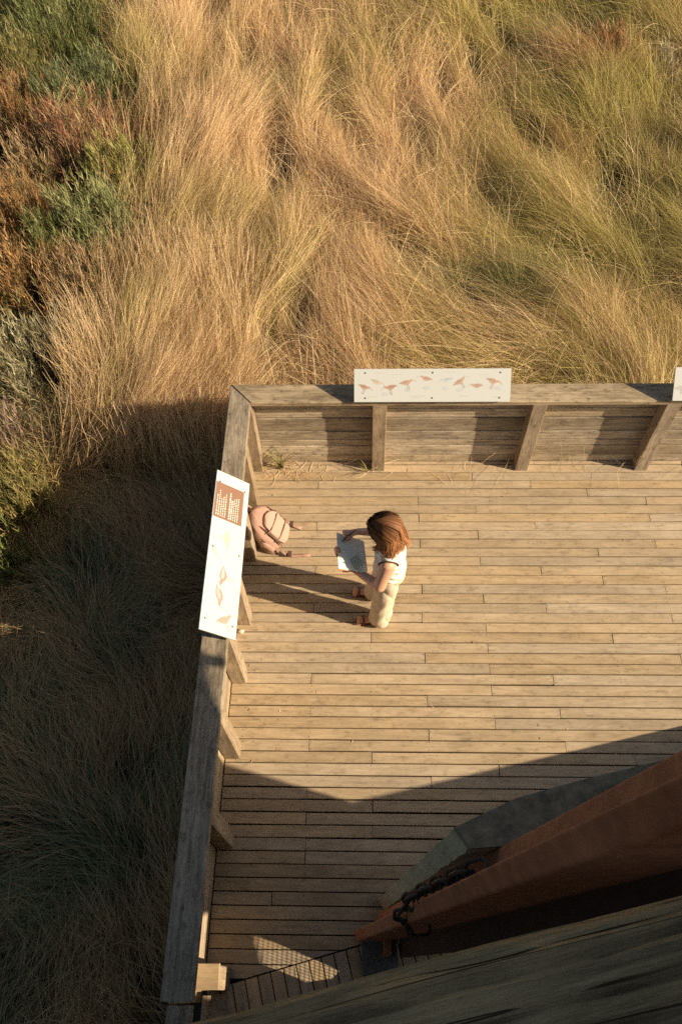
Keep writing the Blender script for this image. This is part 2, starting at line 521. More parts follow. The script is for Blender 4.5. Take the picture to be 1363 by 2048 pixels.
# rail supports under the deck end of the side fence: low stub post and lower rail
stub = empty('stub_post', (-10.8, 1.0, 0))
tag(stub, 'short square timber stub post with sunlit top at the near end of the side fence', 'post')
beam('shaft', (-10.85, 0.95, -2.4), (-10.85, 0.95, 4.9), 1.6, 1.5, MAT['post'], stub, 0.05, axis=2, up=Vector((0, 1, 0)))
prism('cap', [(-11.68, 0.12), (-9.98, 0.22), (-10.05, 1.8), (-11.68, 1.78)], 4.9, 5.2, MAT['deck'], stub, 0.05)
sf = empty('lower_fence', (-11.4, -4, 0))
tag(sf, 'low timber fence end beyond the sunlit stub post', 'fence')
prism('top_rail', [(-13.0, -8), (-11.3, -8), (-11.25, -0.72), (-12.95, -0.72)], 7.0, 7.5, MAT['rail_y'], sf, 0.05)
beam('board', (-11.3, -8, 1.7), (-11.3, -0.15, 1.7), 0.4, 2.0, MAT['board_y'], sf, 0.03, axis=1)
beam('board', (-10.75, -8, -0.1), (-10.75, -0.05, -0.1), 1.1, 0.7, MAT['board_y'], sf, 0.03, axis=1)

# ================================================================== TOWER (mostly behind and beside the camera)
tower = empty('lookout_tower', (34, 0, 0))
tag(tower, 'unseen timber lookout tower, flared side shaped to shade the near end of the deck', 'tower')
ta = math.tan(math.radians(15.5)); te = math.tan(SUN_EL) / math.cos(math.radians(15.5))
PX = 34.0
def back(x, y, z=0.0, X=34.0):
    return (y - (X - x) * ta, z + (X - x) * te)
pA = back(27.5, 20.18); pB = back(-1.1, 13.58)
slope = (pA[1] - pB[1]) / (pA[0] - pB[0])
y_low = pA[0] + (GZ - pA[1]) / slope
outer = [(y_low, GZ), (pB[0], pB[1]), (3.95, 34.9), (6.0, 35.95), (8.35, 36.42), (8.75, 35.6), (9.55, 35.66), (9.3, 36.5), (9.9, 37.2), (9.9, 96), (-60, 96), (-60, GZ)]  # unseen panel outline, shaped to cast the shadow edge on deck and rail
# openings shaped backwards from the sunlit patches wanted on deck and fence
PATCH = ((-8.64, 3.84), (-8.0, 3.80), (-4.05, 2.45), (-1.6, 1.55), (-2.2, 1.05), (-4.25, 0.78), (-6.2, 1.48), (-7.86, 1.95))
hole = [back(-9.3, 4.3), back(-1.0, 2.1), back(-1.0, 0.2), back(-7.6, 0.2)]
hole2 = [back(-11.94, 5.4, 0.4), back(-11.94, 4.6, 7.5), back(-11.94, -0.2, 7.5), back(-11.94, -0.2, 0.0), back(-11.94, 1.75, 0.4)]
bm = bmesh.new()
def ring(pts, x):
    return [bm.verts.new((x * S, p[0] * S, p[1] * S)) for p in pts]
for x in (PX - 0.7, PX + 0.7):
    o_ = ring(outer, x); h_ = ring(hole, x); g_ = ring(hole2, x)
    ed = [bm.edges.new((o_[i], o_[(i + 1) % len(o_)])) for i in range(len(o_))] + [bm.edges.new((q_[i], q_[(i + 1) % len(q_)])) for q_ in (h_, g_) for i in range(len(q_))]
    bmesh.ops.triangle_fill(bm, use_beauty=True, use_dissolve=False, edges=ed)
    if x < PX: fo, fh, fg = o_, h_, g_
    else:
        for A, B in ((fo, o_), (fh, h_), (fg, g_)):
            for i in range(len(A)):
                j = (i + 1) % len(A)
                bm.faces.new((A[i], A[j], B[j], B[i]))
local(bm_obj('shade_panel', bm, MAT['timber_z'], tower), tower)
# unseen panel with wire mesh, added to shape the sunlit patch
light_mask = empty('light_mask', (3.2, -1.5, 0))
tag(light_mask, 'unseen board panel with a wire mesh opening, added to shape the sunlit patch', 'light_mask')
gout = [(1.25, 0.15), (1.25, 9.0), (-5, 9.0), (-5, 0.15)]
gh = [back(x, y, 0, 3.2) for x, y in PATCH]
bm = bmesh.new()
rr_ = []
for x in (3.12, 3.28):
    o_, h_ = ring(gout, x), ring(gh, x)
    ed = [bm.edges.new((q_[i], q_[(i + 1) % len(q_)])) for q_ in (o_, h_) for i in range(len(q_))]
    bmesh.ops.triangle_fill(bm, use_beauty=True, use_dissolve=False, edges=ed)
    rr_.append((o_, h_))
for A, B in zip(rr_[0], rr_[1]):
    for i in range(len(A)):
        j = (i + 1) % len(A)
        bm.faces.new((A[i], A[j], B[j], B[i]))
local(bm_obj('panel', bm, MAT['joist'], light_mask), light_mask)
bm = bmesh.new()
hy0, hy1 = min(h[0] for h in gh) - 0.1, max(h[0] for h in gh) + 0.1
hz0, hz1 = min(h[1] for h in gh) - 0.1, max(h[1] for h in gh) + 0.1
yy = hy0
while yy < hy1:
    tube_bm(bm, [(3.2 * S, yy * S, hz0 * S), (3.2 * S, yy * S, hz1 * S)], 0.022 * S, 4); yy += 0.2
zz = hz0
while zz < hz1:
    tube_bm(bm, [(3.24 * S, hy0 * S, zz * S), (3.24 * S, hy1 * S, zz * S)], 0.022 * S, 4); zz += 0.2
local(bm_obj('wire_mesh', bm, MAT['mesh'], light_mask), light_mask)['kind'] = 'stuff'
# platform the photographer stands on, behind the frame
prism('platform', [(-2, -40), (33, -40), (33, -6.5), (-2, -6.5)], 50, 52, MAT['timber_x'], tower, 0.05)
prism('sky_block_shaft', [(-9, -40), (8, -40), (8, -9), (-9, -9)], GZ, 49.9, MAT['joist'], tower, 0.05)  # unseen dark shaft, added to block sky light from the shaded deck
prism('sky_block_roof', [(-10, -40), (33, -40), (33, -5), (-10, -5)], 84, 86, MAT['joist'], tower, 0.05)  # unseen slab overhead, added to cut sky light and deepen the shade

# rusted column rising past the camera
cd = Vector((0.1046, -0.0204, 1.0))
cd_post = Vector((0.0609, -0.0276, 1.0))
col = empty('steel_column', (0.6, 4.0, 0))
tag(col, 'rusted steel column rising steeply beside the viewer in the near corner', 'column')
def along_col(p, z, d=None):
    return (Vector((p[0], p[1], 0)) + (d or cd) * z) * S
# H-section: near web face and a flange behind it
sec = [(-0.84, 4.25), (-0.45, 3.55), (2.9, 3.62), (3.3, 4.4), (0.9, 5.3)]
def extrude_section(name, sec, z0, z1, mat, par, d=None, nz=10, rough=0.0):
    bm = bmesh.new()
    rings = []
    for i in range(nz + 1):
        z = z0 + (z1 - z0) * i / nz
        rings.append([bm.verts.new(along_col((p[0] + random.uniform(-rough, rough), p[1] + random.uniform(-rough, rough)), z, d)) for p in sec])
    n = len(sec)
    for a, b in zip(rings, rings[1:]):
        for k in range(n):
            bm.faces.new((a[k], a[(k + 1) % n], b[(k + 1) % n], b[k]))
    bm.faces.new(rings[0]); bm.faces.new(rings[-1])
    return local(bm_obj(name, bm, mat, par), par)
def rounded(sec, r=0.12, n=4):
    outp = []
    m = len(sec)
    for i in range(m):
        p0, p1, p2 = Vector(sec[i - 1]), Vector(sec[i]), Vector(sec[(i + 1) % m])
        a = p1 + (p0 - p1).normalized() * r; b = p1 + (p2 - p1).normalized() * r
        for k in range(n + 1):
            t = k / n
            outp.append(a * (1 - t) ** 2 + p1 * 2 * t * (1 - t) + b * t * t)
    return outp
extrude_section('web', rounded([(-0.84, 4.2), (-0.53, 3.54), (2.8, 3.7), (2.7, 4.7)], 0.12), 0.5, 75, MAT['rust'], col)
extrude_section('dark_fill', [(2.62, 3.9), (2.66, 2.5), (2.95, 2.5), (2.95, 3.9)], 0.5, 75, MAT['rust_shade'], col)  # added dark plate filling the gap, its shade is in the colour
extrude_section('flange', rounded([(1.1, 5.5), (0.9, 4.62), (2.75, 4.85), (3.0, 5.6)], 0.1), 0.5, 75, MAT['rust'], col)
prism('base_plate', [(-0.1, 1.3), (2.6, 1.7), (2.5, 4.2), (-0.2, 3.9)], -0.1, 0.14, MAT['steel'], col, 0.03)
prism('base_bracket', [(1.5, 2.5), (2.1, 2.6), (2.1, 4.0), (1.5, 4.0)], 0.14, 1.6, MAT['rust'], col, 0.03)
# timber post with a sawn face beside the column
tp = empty('timber_post', (1.8, 6.0, 0))
tag(tp, 'thick grey sawn timber post with a pale face, cut off beside the rusted column', 'post')
extrude_section('shaft', [(1.1, 6.42), (1.62, 5.72), (3.9, 5.9), (9.6, 8.3), (9.4, 8.95), (5.86, 8.1), (3.5, 7.45)], -2, 37, MAT['timber_z'], tp, d=cd_post, nz=46, rough=0.055)
extrude_section('weathered_top', [(1.12, 6.44), (1.64, 5.70), (3.95, 5.88), (9.65, 8.28), (9.42, 8.99), (5.86, 8.14), (3.48, 7.49)], 37.0, 37.35, MAT['slate'], tp, d=cd_post, nz=1)

# chain slung round the column
chain = empty('chain', (1.2, 4.6, 12))
tag(chain, 'dark chain slung round the rusted column and timber post', 'chain')
def link_mesh():
    bm = bmesh.new()
    pts = []
    for k in range(14):
        a = 2 * math.pi * k / 14
        pts.append(Vector((0.34 * math.cos(a) + 0.36 * (1 if math.cos(a) > 0 else -1), 0.34 * math.sin(a), 0)) * S)
    pts.append(pts[0]); 
    tube_bm(bm, pts, 0.085 * S, 6, cap=False)
    me = bpy.data.meshes.new('link'); bm.to_mesh(me); bm.free()
    me.polygons.foreach_set('use_smooth', [True] * len(me.polygons))
    me.materials.append(MAT['chain'])
    return me
lm = link_mesh()
CZ = 26.0
path = []
loop = [(0.75, 3.40, 24.1), (-0.4, 3.36, 24.6), (-0.85, 3.6, 25.3), (-1.02, 4.1, 27), (-0.85, 4.42, 29.5), (-0.5, 4.55, 33), (-0.1, 4.68, 37.2), (0.5, 4.75, 38.2)]
for p in loop:
    path.append(along_col((p[0], p[1]), p[2]))
# resample
dist = [0]
for a, b in zip(path, path[1:]): dist.append(dist[-1] + (b - a).length)
def at(s):
    for i in range(len(path) - 1):
        if s <= dist[i + 1]:
            return path[i].lerp(path[i + 1], (s - dist[i]) / (dist[i + 1] - dist[i]))
    return path[-1]
s = 0.0; k = 0
pitch_ = 1.16 * S
while s + pitch_ < dist[-1]:
    a, b = at(s), at(s + pitch_ * 1.15)
    o = bpy.data.objects.new('link', lm); COL.objects.link(o); o.parent = chain
    d = (b - a).normalized()
    side = Vector((0, 0, 1)).cross(d); side.normalize()
    upv = d.cross(side)
    if k % 2: side, upv = upv, -side
    mw = Matrix((d, side, upv)).transposed().to_4x4(); mw.translation = (a + b) / 2
    o.matrix_basis = mw
    local(o, chain)
    s += pitch_; k += 1

# cracked timber edge of the platform, close under the viewer
pe = empty('platform_edge_beam', (1, 0, 56))
tag(pe, 'broad cracked grey timber beam edging the viewing platform close below', 'beam')
def edge_beam():
    a = Vector((-6.0, -2.42, 55.6)); b = Vector((9.0, 1.12, 56.8))
    d = (b - a).normalized()
    side = Vector((0, 0, 1)).cross(d).normalized()       # towards +Y
    up = d.cross(side)
    nl, na = 160, 96
    Rm = Matrix((d, side, up)).transposed()
    mid_ = (a + b) / 2
    vs = []
    for i in range(nl + 1):
        t = i / nl
        for k in range(na):
            ang = 2 * math.pi * k / na
            r = 1.15
            # long splits that wander along the beam
            g = 0
            for (k0, wob, dep, ph) in GR:
                dlt = (ang - (k0 + wob * math.sin(t * 5 + ph) + 0.02 * math.sin(t * 37 + ph * 3)) + math.pi) % (2 * math.pi) - math.pi
                g -= dep * math.exp(-(dlt / 0.035) ** 2) * (0.45 + 0.55 * math.sin(t * 6 + ph * 2) ** 2)
            fine = 0.025 * math.sin(ang * 41 + 2 * math.sin(t * 9)) + 0.02 * math.sin(ang * 67 + 3 * math.sin(t * 5 + 1))
            rr = r + g + fine + 0.03 * math.sin(t * 14 + ang * 3)
            # slightly squared log
            q = (abs(math.cos(ang)) ** 3 + abs(math.sin(ang)) ** 3) ** (-1 / 3)
            p = a + (b - a) * t + (side * math.cos(ang) + up * math.sin(ang)) * rr * q
            vs.append(Rm.transposed() @ ((p - mid_) * S))
    fs = [(i * na + k, i * na + (k + 1) % na, (i + 1) * na + (k + 1) % na, (i + 1) * na + k) for i in range(nl) for k in range(na)]
    fs.append(tuple(range(na))[::-1]); fs.append(tuple(range(nl * na, nl * na + na)))
    o = mesh_obj('log', vs, fs, MAT['timber_x'], pe, smooth=True)
    mw = Rm.to_4x4(); mw.translation = mid_ * S
    o.matrix_basis = mw
    local(o, pe)
    return o
GR = [(0.55, 0.05, 0.20, 0.3), (0.92, 0.06, 0.26, 1.7), (1.25, 0.05, 0.22, 2.9), (1.52, 0.06, 0.24, 4.1), (1.85, 0.05, 0.25, 0.9), (2.2, 0.05, 0.2, 3.3), (2.6, .05, .2, 5), (0.15, .05, .15, 2)]
edge_beam()

# ================================================================== SIGNS
def sign(root_loc, p_low0, p_low1, p_hi1, p_hi0, label):
    """panel with its lower (reader side) edge p_low0 -> p_low1 left to right for the reader, upper edge p_hi0 -> p_hi1"""
    root = empty('information_sign', root_loc)
    tag(root, label, 'sign', 'bird information signs on the fence rails')
    A, B, C_, D = [Vector(p) * S for p in (p_low0, p_low1, p_hi1, p_hi0)]
    ex = (B - A); Wd = ex.length; ex.normalize()
    ey = (D - A); ey -= ex * ey.dot(ex); Ht = ey.length; ey.normalize()
    ez = ex.cross(ey)
    def P(u, v, h=0.0):
        return A + ex * (u * Wd) + ey * (v * Ht) + ez * h
    th = 0.12 * S
    bm = bmesh.new()
    bmesh.ops.create_cube(bm, size=1)
    for v in bm.verts:
        c = v.co.copy()
        v.co = P(c.x + .5, c.y + .5, -th + (c.z + .5) * th)
    local(bm_obj('panel', bm, MAT['white'], root), root)
    # support brackets
    for u in (0.2, 0.8):
        bm = bmesh.new()
        p0 = P(u, 0.85, -th); p1 = Vector((p0.x, p0.y, H * S))
        tube_bm(bm, [p0, p1], 0.14 * S, 8)
        local(bm_obj('bracket', bm, MAT['steel'], root), root)
    for u in (0.07, 0.5, 0.93):
        for v in (0.12, 0.88):
            bm = bmesh.new()
            c = P(u, v, 0.0)
            vv = [bm.verts.new(c + ex * (0.09 * S * math.cos(q * math.pi / 4)) + ey * (0.09 * S * math.sin(q * math.pi / 4)) + ez * 0.0012) for q in range(8)]
            bm.faces.new(vv)
            local(bm_obj('bolt', bm, MAT['steel'], root), root)
    return root, P, Wd, Ht

PRINTS = {}
def print_mat(c):
    if c not in PRINTS:
        PRINTS[c] = plain('print_%d' % len(PRINTS), tuple(x * 0.74 for x in c), 0.6, 0.25, 160, col2=tuple(min(0.66, x * 0.95) for x in c))
    return PRINTS[c]
BODY = [(-0.95, 0.10), (-0.55, 0.26), (-0.2, 0.36), (0.15, 0.38), (0.45, 0.26), (0.62, 0.34), (0.78, 0.37), (0.9, 0.28), (0.92, 0.18), (0.8, 0.1),
        (0.6, 0.0), (0.35, -0.22), (0.0, -0.33), (-0.3, -0.26), (-0.6, -0.06)]
def bird(root, P, Wd, Ht, u, v, size, ang, colr, flip=1, legs=True, bill=0.5, wing=None):
    """flat printed wader: body, wing, long bill, legs; ang in degrees in the panel plane"""
    ca, sa = math.cos(math.radians(ang)), math.sin(math.radians(ang))
    def Q(x, y, h):
        x *= flip
        xx, yy = (x * ca - y * sa) * size, (x * sa + y * ca) * size
        return P(u + xx / (Wd / S), v + yy / (Ht / S), h)
    bm = bmesh.new()
    bm.faces.new([bm.verts.new(Q(x, y, 0.0010)) for x, y in BODY])
    def line(pts, wd):
        for (x0, y0), (x1, y1) in zip(pts, pts[1:]):
            d = Vector((x1 - x0, y1 - y0)).normalized(); nn = Vector((-d.y, d.x)) * wd
            bm.faces.new([bm.verts.new(Q(x0 + nn.x, y0 + nn.y, 0.0012)), bm.verts.new(Q(x0 - nn.x, y0 - nn.y, 0.0012)),
                          bm.verts.new(Q(x1 - nn.x * .5, y1 - nn.y * .5, 0.0012)), bm.verts.new(Q(x1 + nn.x * .5, y1 + nn.y * .5, 0.0012))])
    line([(0.9, 0.24), (0.9 + bill * .6, 0.12), (0.9 + bill, -0.06)], 0.022)
    if legs:
        line([(0.02, -0.3), (0.05, -0.62), (-0.02, -1.0), (0.14, -1.02)], 0.028)
        line([(0.2, -0.26), (0.28, -0.6), (0.2, -0.98), (0.36, -1.0)], 0.028)
    local(bm_obj('illustration', bm, print_mat(colr), root), root)
    if wing:
        bm = bmesh.new()
        wp = [(-1.05, 0.02), (-0.6, 0.16), (-0.15, 0.28), (0.3, 0.22), (0.36, 0.05), (0.0, -0.1), (-0.5, -0.04)]
        bm.faces.new([bm.verts.new(Q(x, y, 0.0014)) for x, y in wp])
        local(bm_obj('illustration', bm, print_mat(wing), root), root)
def strokes(root, P, rows, mat, h=0.0011):
    """lines of fine print, too small to read in the photograph"""
    bm = bmesh.new()
    for (u0, v0, u1, v1, wd) in rows:
        a, b = Vector((u0, v0)), Vector((u1, v1))
        L_ = (b - a).length
        d = (b - a) / L_; n_ = Vector((-d.y, d.x))
        s = 0
        while s < L_:
            l = random.uniform(0.03, 0.1) * abs(L_) * 1.2
            e = min(L_, s + l)
            p, q = a + d * s, a + d * e
            bm.faces.new([bm.verts.new(P(*(p - n_ * wd), h)), bm.verts.new(P(*(q - n_ * wd), h)), bm.verts.new(P(*(q + n_ * wd), h)), bm.verts.new(P(*(p + n_ * wd), h))])
            s = e + 0.012 * L_ + 0.004
    o = local(bm_obj('fine_print', bm, mat, root), root)
    o['kind'] = 'stuff'

faint = print_mat((0.62, 0.59, 0.53))
RED, ORG, GRY, TAN, BLU, BRN = (0.50, 0.31, 0.235), (0.54, 0.37, 0.285), (0.50, 0.48, 0.47), (0.60, 0.51, 0.42), (0.55, 0.58, 0.62), (0.40, 0.30, 0.23)
# side sign: the reader stands on the deck (+X side) and looks towards -X, so left for the reader is -Y... the panel's text starts at the far end
r, P, Wd, Ht = sign((-11.2, 30.5, H), (-9.85, 23.25, 11.75), (-9.85, 37.7, 11.75), (-12.3, 37.7, 13.95), (-12.3, 23.25, 13.95),
                    'white tilted bird sign with a brown text box, on the side fence rail')
bm = bmesh.new()
bm.faces.new([bm.verts.new(P(u, v, 0.0007)) for u, v in ((0.69, 0.14), (0.925, 0.14), (0.925, 0.985), (0.69, 0.985))])
local(bm_obj('text_box', bm, MAT['brownprint'], r), r)
rows = []
for q in range(11):
    v = 0.90 - q * 0.062
    if q == 5: continue
    rows.append((0.705, v, 0.705 + random.uniform(0.12, 0.175), v, 0.011 if q not in (6, 7) else 0.017))
strokes(r, P, rows, MAT['printline'], 0.0012)
bird(r, P, Wd, Ht, 0.575, 0.52, 0.95, 180, (0.54, 0.49, 0.44), 1, True, 0.9)
bird(r, P, Wd, Ht, 0.47, 0.80, 0.8, 215, (0.56, 0.54, 0.53), 1, False, 0.5)
bird(r, P, Wd, Ht, 0.345, 0.50, 0.95, 0, (0.60, 0.28, 0.22), -1, True, 0.8, wing=(0.46, 0.45, 0.47))
bird(r, P, Wd, Ht, 0.225, 0.55, 0.95, 20, (0.58, 0.30, 0.24), -1, False, 0.4, wing=(0.42, 0.42, 0.45))
bird(r, P, Wd, Ht, 0.09, 0.36, 0.85, -62, (0.40, 0.33, 0.28), 1, True, 0.4)
strokes(r, P, [(0.60, 0.94, 0.67, 0.94, .006), (0.38, 0.93, 0.44, 0.93, .006), (0.14, 0.9, 0.2, 0.9, .006), (0.12, 0.30, 0.30, 0.24, .004), (0.13, 0.14, 0.28, 0.10, .004), (0.2, 0.2, 0.27, 0.2, .004), (0.42, 0.14, 0.5, 0.14, .005), (0.05, 0.7, 0.12, 0.7, .006)], faint)
# back sign
r, P, Wd, Ht = sign((6.5, 47.8, H), (-0.85, 46.75, 11.75), (13.43, 46.73, 11.75), (13.43, 48.80, 13.95), (-0.85, 48.82, 13.95),
                    'white tilted sign with a row of small wading birds, on the far rail')
for (u, v, sz, an, c, fl, lg) in ((0.065, 0.45, .55, -22, RED, 1, True), (0.145, 0.60, .55, -25, TAN, 1, False), (0.235, 0.44, .6, 14, RED, -1, True), (0.335, 0.58, .62, 10, ORG, 1, True),
                                  (0.46, 0.70, .55, -12, ORG, -1, False), (0.595, 0.66, .55, 14, BLU, -1, False), (0.675, 0.60, .62, 32, ORG, 1, True), (0.785, 0.48, .55, 2, ORG, -1, False), (0.885, 0.62, .62, -20, ORG, 1, True)):
    bird(r, P, Wd, Ht, u, v, sz * 1.08, an, c, fl, lg, 0.5, wing=(c[0] * .8, c[1] * .85, c[2] * .95))
for (u, v) in ((0.345, 0.36), (0.465, 0.42), (0.585, 0.4), (0.92, 0.40), (0.2, 0.24), (0.675, 0.36)):
    bm = bmesh.new()
    vv = [bm.verts.new(P(u + 0.022 * math.cos(q * .785), v + 0.06 * math.sin(q * .785), 0.0006)) for q in range(8)]
    bm.faces.new(vv)
    local(bm_obj('water_wash', bm, print_mat((0.52, 0.57, 0.61)), r), r)
strokes(r, P, [(0.13, 0.88, 0.21, 0.88, .008), (0.24, 0.83, 0.31, 0.83, .008), (0.43, 0.91, 0.51, 0.91, .008), (0.57, 0.90, 0.65, 0.90, .008), (0.79, 0.82, 0.86, 0.82, .008),
               (0.09, 0.16, 0.15, 0.16, .01), (0.36, 0.18, 0.46, 0.18, .01), (0.37, 0.12, 0.42, 0.12, .01), (0.67, 0.17, 0.73, 0.17, .01), (0.89, 0.14, 0.95, 0.14, .012)], faint)
# third sign, cut by the frame
r, P, Wd, Ht = sign((35.3, 47.8, H), (28.17, 46.75, 11.75), (42.5, 46.73, 11.75), (42.5, 48.80, 13.95), (28.17, 48.82, 13.95),
                    'white tilted bird sign on the far rail, cut off by the picture edge')
for (u, v, sz, an, c, fl, lg) in ((0.04, 0.38, .55, 10, GRY, 1, True), (0.2, 0.6, .6, -20, BRN, 1, True), (0.4, 0.5, .6, 10, ORG, -1, True), (0.6, 0.6, .6, 10, GRY, 1, True), (0.8, 0.5, .6, 10, TAN, -1, True)):
    bird(r, P, Wd, Ht, u, v, sz, an, c, fl, lg, 0.4)
strokes(r, P, [(0.05, 0.14, 0.12, 0.14, .01), (0.3, 0.88, 0.38, 0.88, .008)], faint)

# ================================================================== PERSON
def ico(bm, c, rad, sub=2, rot=None):
    """ellipsoid, centre in pitches, radii in metres"""
    m = Matrix.Translation(Vector(c) * S) @ (rot.to_4x4() if rot else Matrix.Identity(4)) @ Matrix.Diagonal((*rad, 1))
    bmesh.ops.create_icosphere(bm, subdivisions=sub, radius=1, matrix=m)
def cap(bm, a, b, ra, rb, flat=None, n=14):
    """tapered capsule, ends in pitches, radii in metres"""
    a, b = Vector(a) * S, Vector(b) * S
    d = b - a; L_ = d.length; d.normalize()
    pts, rad = [], []
    for t in (-80, -60, -35, -10):
        t = math.radians(t); pts.append(a + d * ra * math.sin(t)); rad.append(ra * math.cos(t))
    for t in (10, 35, 60, 80):
        t = math.radians(t); pts.append(b + d * rb * math.sin(t)); rad.append(rb * math.cos(t))
    tube_bm(bm, pts, rad, n)
def remeshed(name, bm, voxel, mat, parent, smooth=6, factor=0.5, wrinkle=None):
    me = bpy.data.meshes.new(name + '_raw')
    bmesh.ops.recalc_face_normals(bm, faces=bm.faces)
    bm.to_mesh(me); bm.free()
    o = bpy.data.objects.new(name + '_raw', me); COL.objects.link(o)
    md = o.modifiers.new('r', 'REMESH'); md.mode = 'VOXEL'; md.voxel_size = voxel; md.use_smooth_shade = True
    sm = o.modifiers.new('s', 'SMOOTH'); sm.factor = factor; sm.iterations = smooth
    dg_ = bpy.context.evaluated_depsgraph_get()
    me2 = bpy.data.meshes.new_from_object(o.evaluated_get(dg_))
    bpy.data.objects.remove(o)
    me2.name = name
    if wrinkle:
        nv = len(me2.vertices)
        co = np.empty(nv * 3, np.float32); me2.vertices.foreach_get('co', co); co = co.reshape(-1, 3)
        no = np.empty(nv * 3, np.float32); me2.vertex_normals.foreach_get('vector', no); no = no.reshape(-1, 3)
        co += no * wrinkle(co)[:, None]
        me2.vertices.foreach_set('co', co.ravel()); me2.update()
    me2.polygons.foreach_set('use_smooth', [True] * len(me2.polygons))
    me2.materials.clear(); me2.materials.append(mat)
    o = bpy.data.objects.new(name, me2); COL.objects.link(o)
    if parent is not None:
        o.parent = parent; local(o, parent)
    return o

person = empty('person', (1.2, 31.3, 0))
tag(person, 'woman in white sleeveless top and beige trousers drawing in a notebook on the deck', 'person')
HEADC = (1.75, 30.85, 15.55)
hd = Matrix.Rotation(math.radians(-38), 3, 'Y')          # nods towards -X
shL, shR = (1.90, 29.05, 13.1), (2.55, 32.35, 13.3)
elL, wrL = (1.30, 28.2, 11.15), (-0.65, 29.85, 10.72)
elR, wrR = (1.45, 33.35, 10.95), (-0.46, 32.70, 12.15)
bm = bmesh.new()
ico(bm, HEADC, (0.088, 0.074, 0.112), 3, hd)
ico(bm, (1.35, 30.85, 15.05), (0.06, 0.055, 0.075), 2, hd)     # jaw
nose = Vector(HEADC) + hd @ Vector((-1.0, 0, -0.15))
cap(bm, Vector(HEADC) + hd @ Vector((-0.85, 0, 0.1)), nose, 0.012, 0.017)
for s_ in (-1, 1):
    ico(bm, Vector(HEADC) + hd @ Vector((0.1, s_ * 0.78, -0.1)), (0.022, 0.010, 0.032), 1, hd)
cap(bm, (2.25, 30.75, 13.6), (1.95, 30.85, 15.0), 0.056, 0.050)
ico(bm, (2.2, 30.75, 12.5), (0.105, 0.155, 0.20), 3)
ico(bm, (2.2, 30.95, 10.6), (0.098, 0.132, 0.17), 3)
ico(bm, (2.25, 31.05, 9.0), (0.122, 0.168, 0.15), 3)
cap(bm, shL, (2.2, 30.75, 13.6), 0.058, 0.066); cap(bm, shR, (2.25, 30.75, 13.6), 0.058, 0.066)
cap(bm, shL, elL, 0.062, 0.050); cap(bm, elL, wrL, 0.047, 0.030)
cap(bm, shR, elR, 0.052, 0.042); cap(bm, elR, wrR, 0.043, 0.028)
hipL, knL, anL = (2.1, 30.2, 8.6), (1.75, 30.05, 4.6), (1.45, 30.0, 0.8)
hipR, knR, anR = (2.3, 31.95, 8.6), (1.65, 32.3, 4.6), (0.95, 32.65, 0.8)
for h_, k_, a_ in ((hipL, knL, anL), (hipR, knR, anR)):
    cap(bm, h_, k_, 0.085, 0.058); cap(bm, k_, a_, 0.056, 0.038)
toeL, toeR = (-0.35, 29.95, 0.30), (-0.75, 32.95, 0.30)
for a_, t_ in ((anL, toeL), (anR, toeR)):
    heel = (a_[0] + 0.25, a_[1], 0.42)
    cap(bm, heel, t_, 0.033, 0.026)
    cap(bm, a_, heel, 0.036, 0.034)
    for q in range(5):                                            # toes
        tt = Vector(t_) + Vector((0.05, (q - 2) * 0.19, -0.02))
        cap(bm, tt, tt + Vector((-0.32 + 0.05 * abs(q - 1.5), 0, -0.03)), 0.012, 0.010, n=8)
# left hand: palm under the book, fingers closing over its far edge
pl = Vector((-1.50, 30.75, 11.25))
cap(bm, wrL, pl, 0.028, 0.024)
fdir = (pl - Vector(wrL)).normalized()
fside = Vector((fdir.y, -fdir.x, 0))
for q, ln in enumerate((0.92, 1.0, 0.95, 0.78)):
    b0 = pl + fside * (0.33 - q * 0.22) + fdir * -0.05
    k1 = b0 + Vector((-0.55 * ln, 0.18, 0.0)); k1.z = 11.5
    k2 = Vector((-2.36 + 0.04 * q, k1.y + 0.05, 11.88))
    k3 = Vector((-2.26 + 0.04 * q, k2.y + 0.0, 12.33))
    k4 = Vector((-1.90, k3.y - 0.05, 12.24))
    for a_, b_, r0, r1 in ((b0, k1, .0105, .0098), (k1, k2, .0098, .009), (k2, k3, .009, .0085), (k3, k4, .0085, .0075)):
        cap(bm, a_, b_, r0, r1, n=8)
    cap(bm, Vector(wrL).lerp(pl, .5), b0, .016, .012, n=8)
tb = Vector(wrL) + fdir * 0.45
cap(bm, tb, tb + Vector((-0.35, -0.55, 0.1)), .0135, .011, n=8)
cap(bm, tb + Vector((-0.35, -0.55, 0.1)), tb + Vector((-0.75, -0.72, 0.45)), .011, .009, n=8)
# right hand holding the pencil
pr_ = Vector((-1.08, 32.46, 12.34))
cap(bm, wrR, pr_, 0.027, 0.028)
tip = Vector((-1.66, 31.98, 12.08))
pen_tip, pen_end = Vector((-1.80, 31.82, 12.03)), Vector((-0.66, 32.30, 13.1))
for q, (off, reach) in enumerate((((0.05, -0.26, 0.12), 0.0), ((-0.12, -0.10, 0.05), 0.06), ((-0.18, 0.10, -0.05), 0.16), ((-0.14, 0.30, -0.14), 0.26))):
    b0 = pr_ + Vector(off)
    k1 = b0 + Vector((-0.42, -0.02, 0.06))
    k2 = tip + Vector((0.05 + reach * .4, 0.08 + reach * 1.0, 0.16 - reach * 0.5))
    cap(bm, b0, k1, .011, .0095, n=8); cap(bm, k1, k2, .0095, .008, n=8)
tb = pr_ + Vector((0.15, -0.2, -0.1))
cap(bm, tb, tb + Vector((-0.28, -0.32, -0.1)), .013, .011, n=8)
cap(bm, tb + Vector((-0.28, -0.32, -0.1)), tip + Vector((0.12, -0.10, 0.05)), .011, .0085, n=8)
remeshed('body', bm, 0.0062, MAT['skin'], person, 5, 0.45)
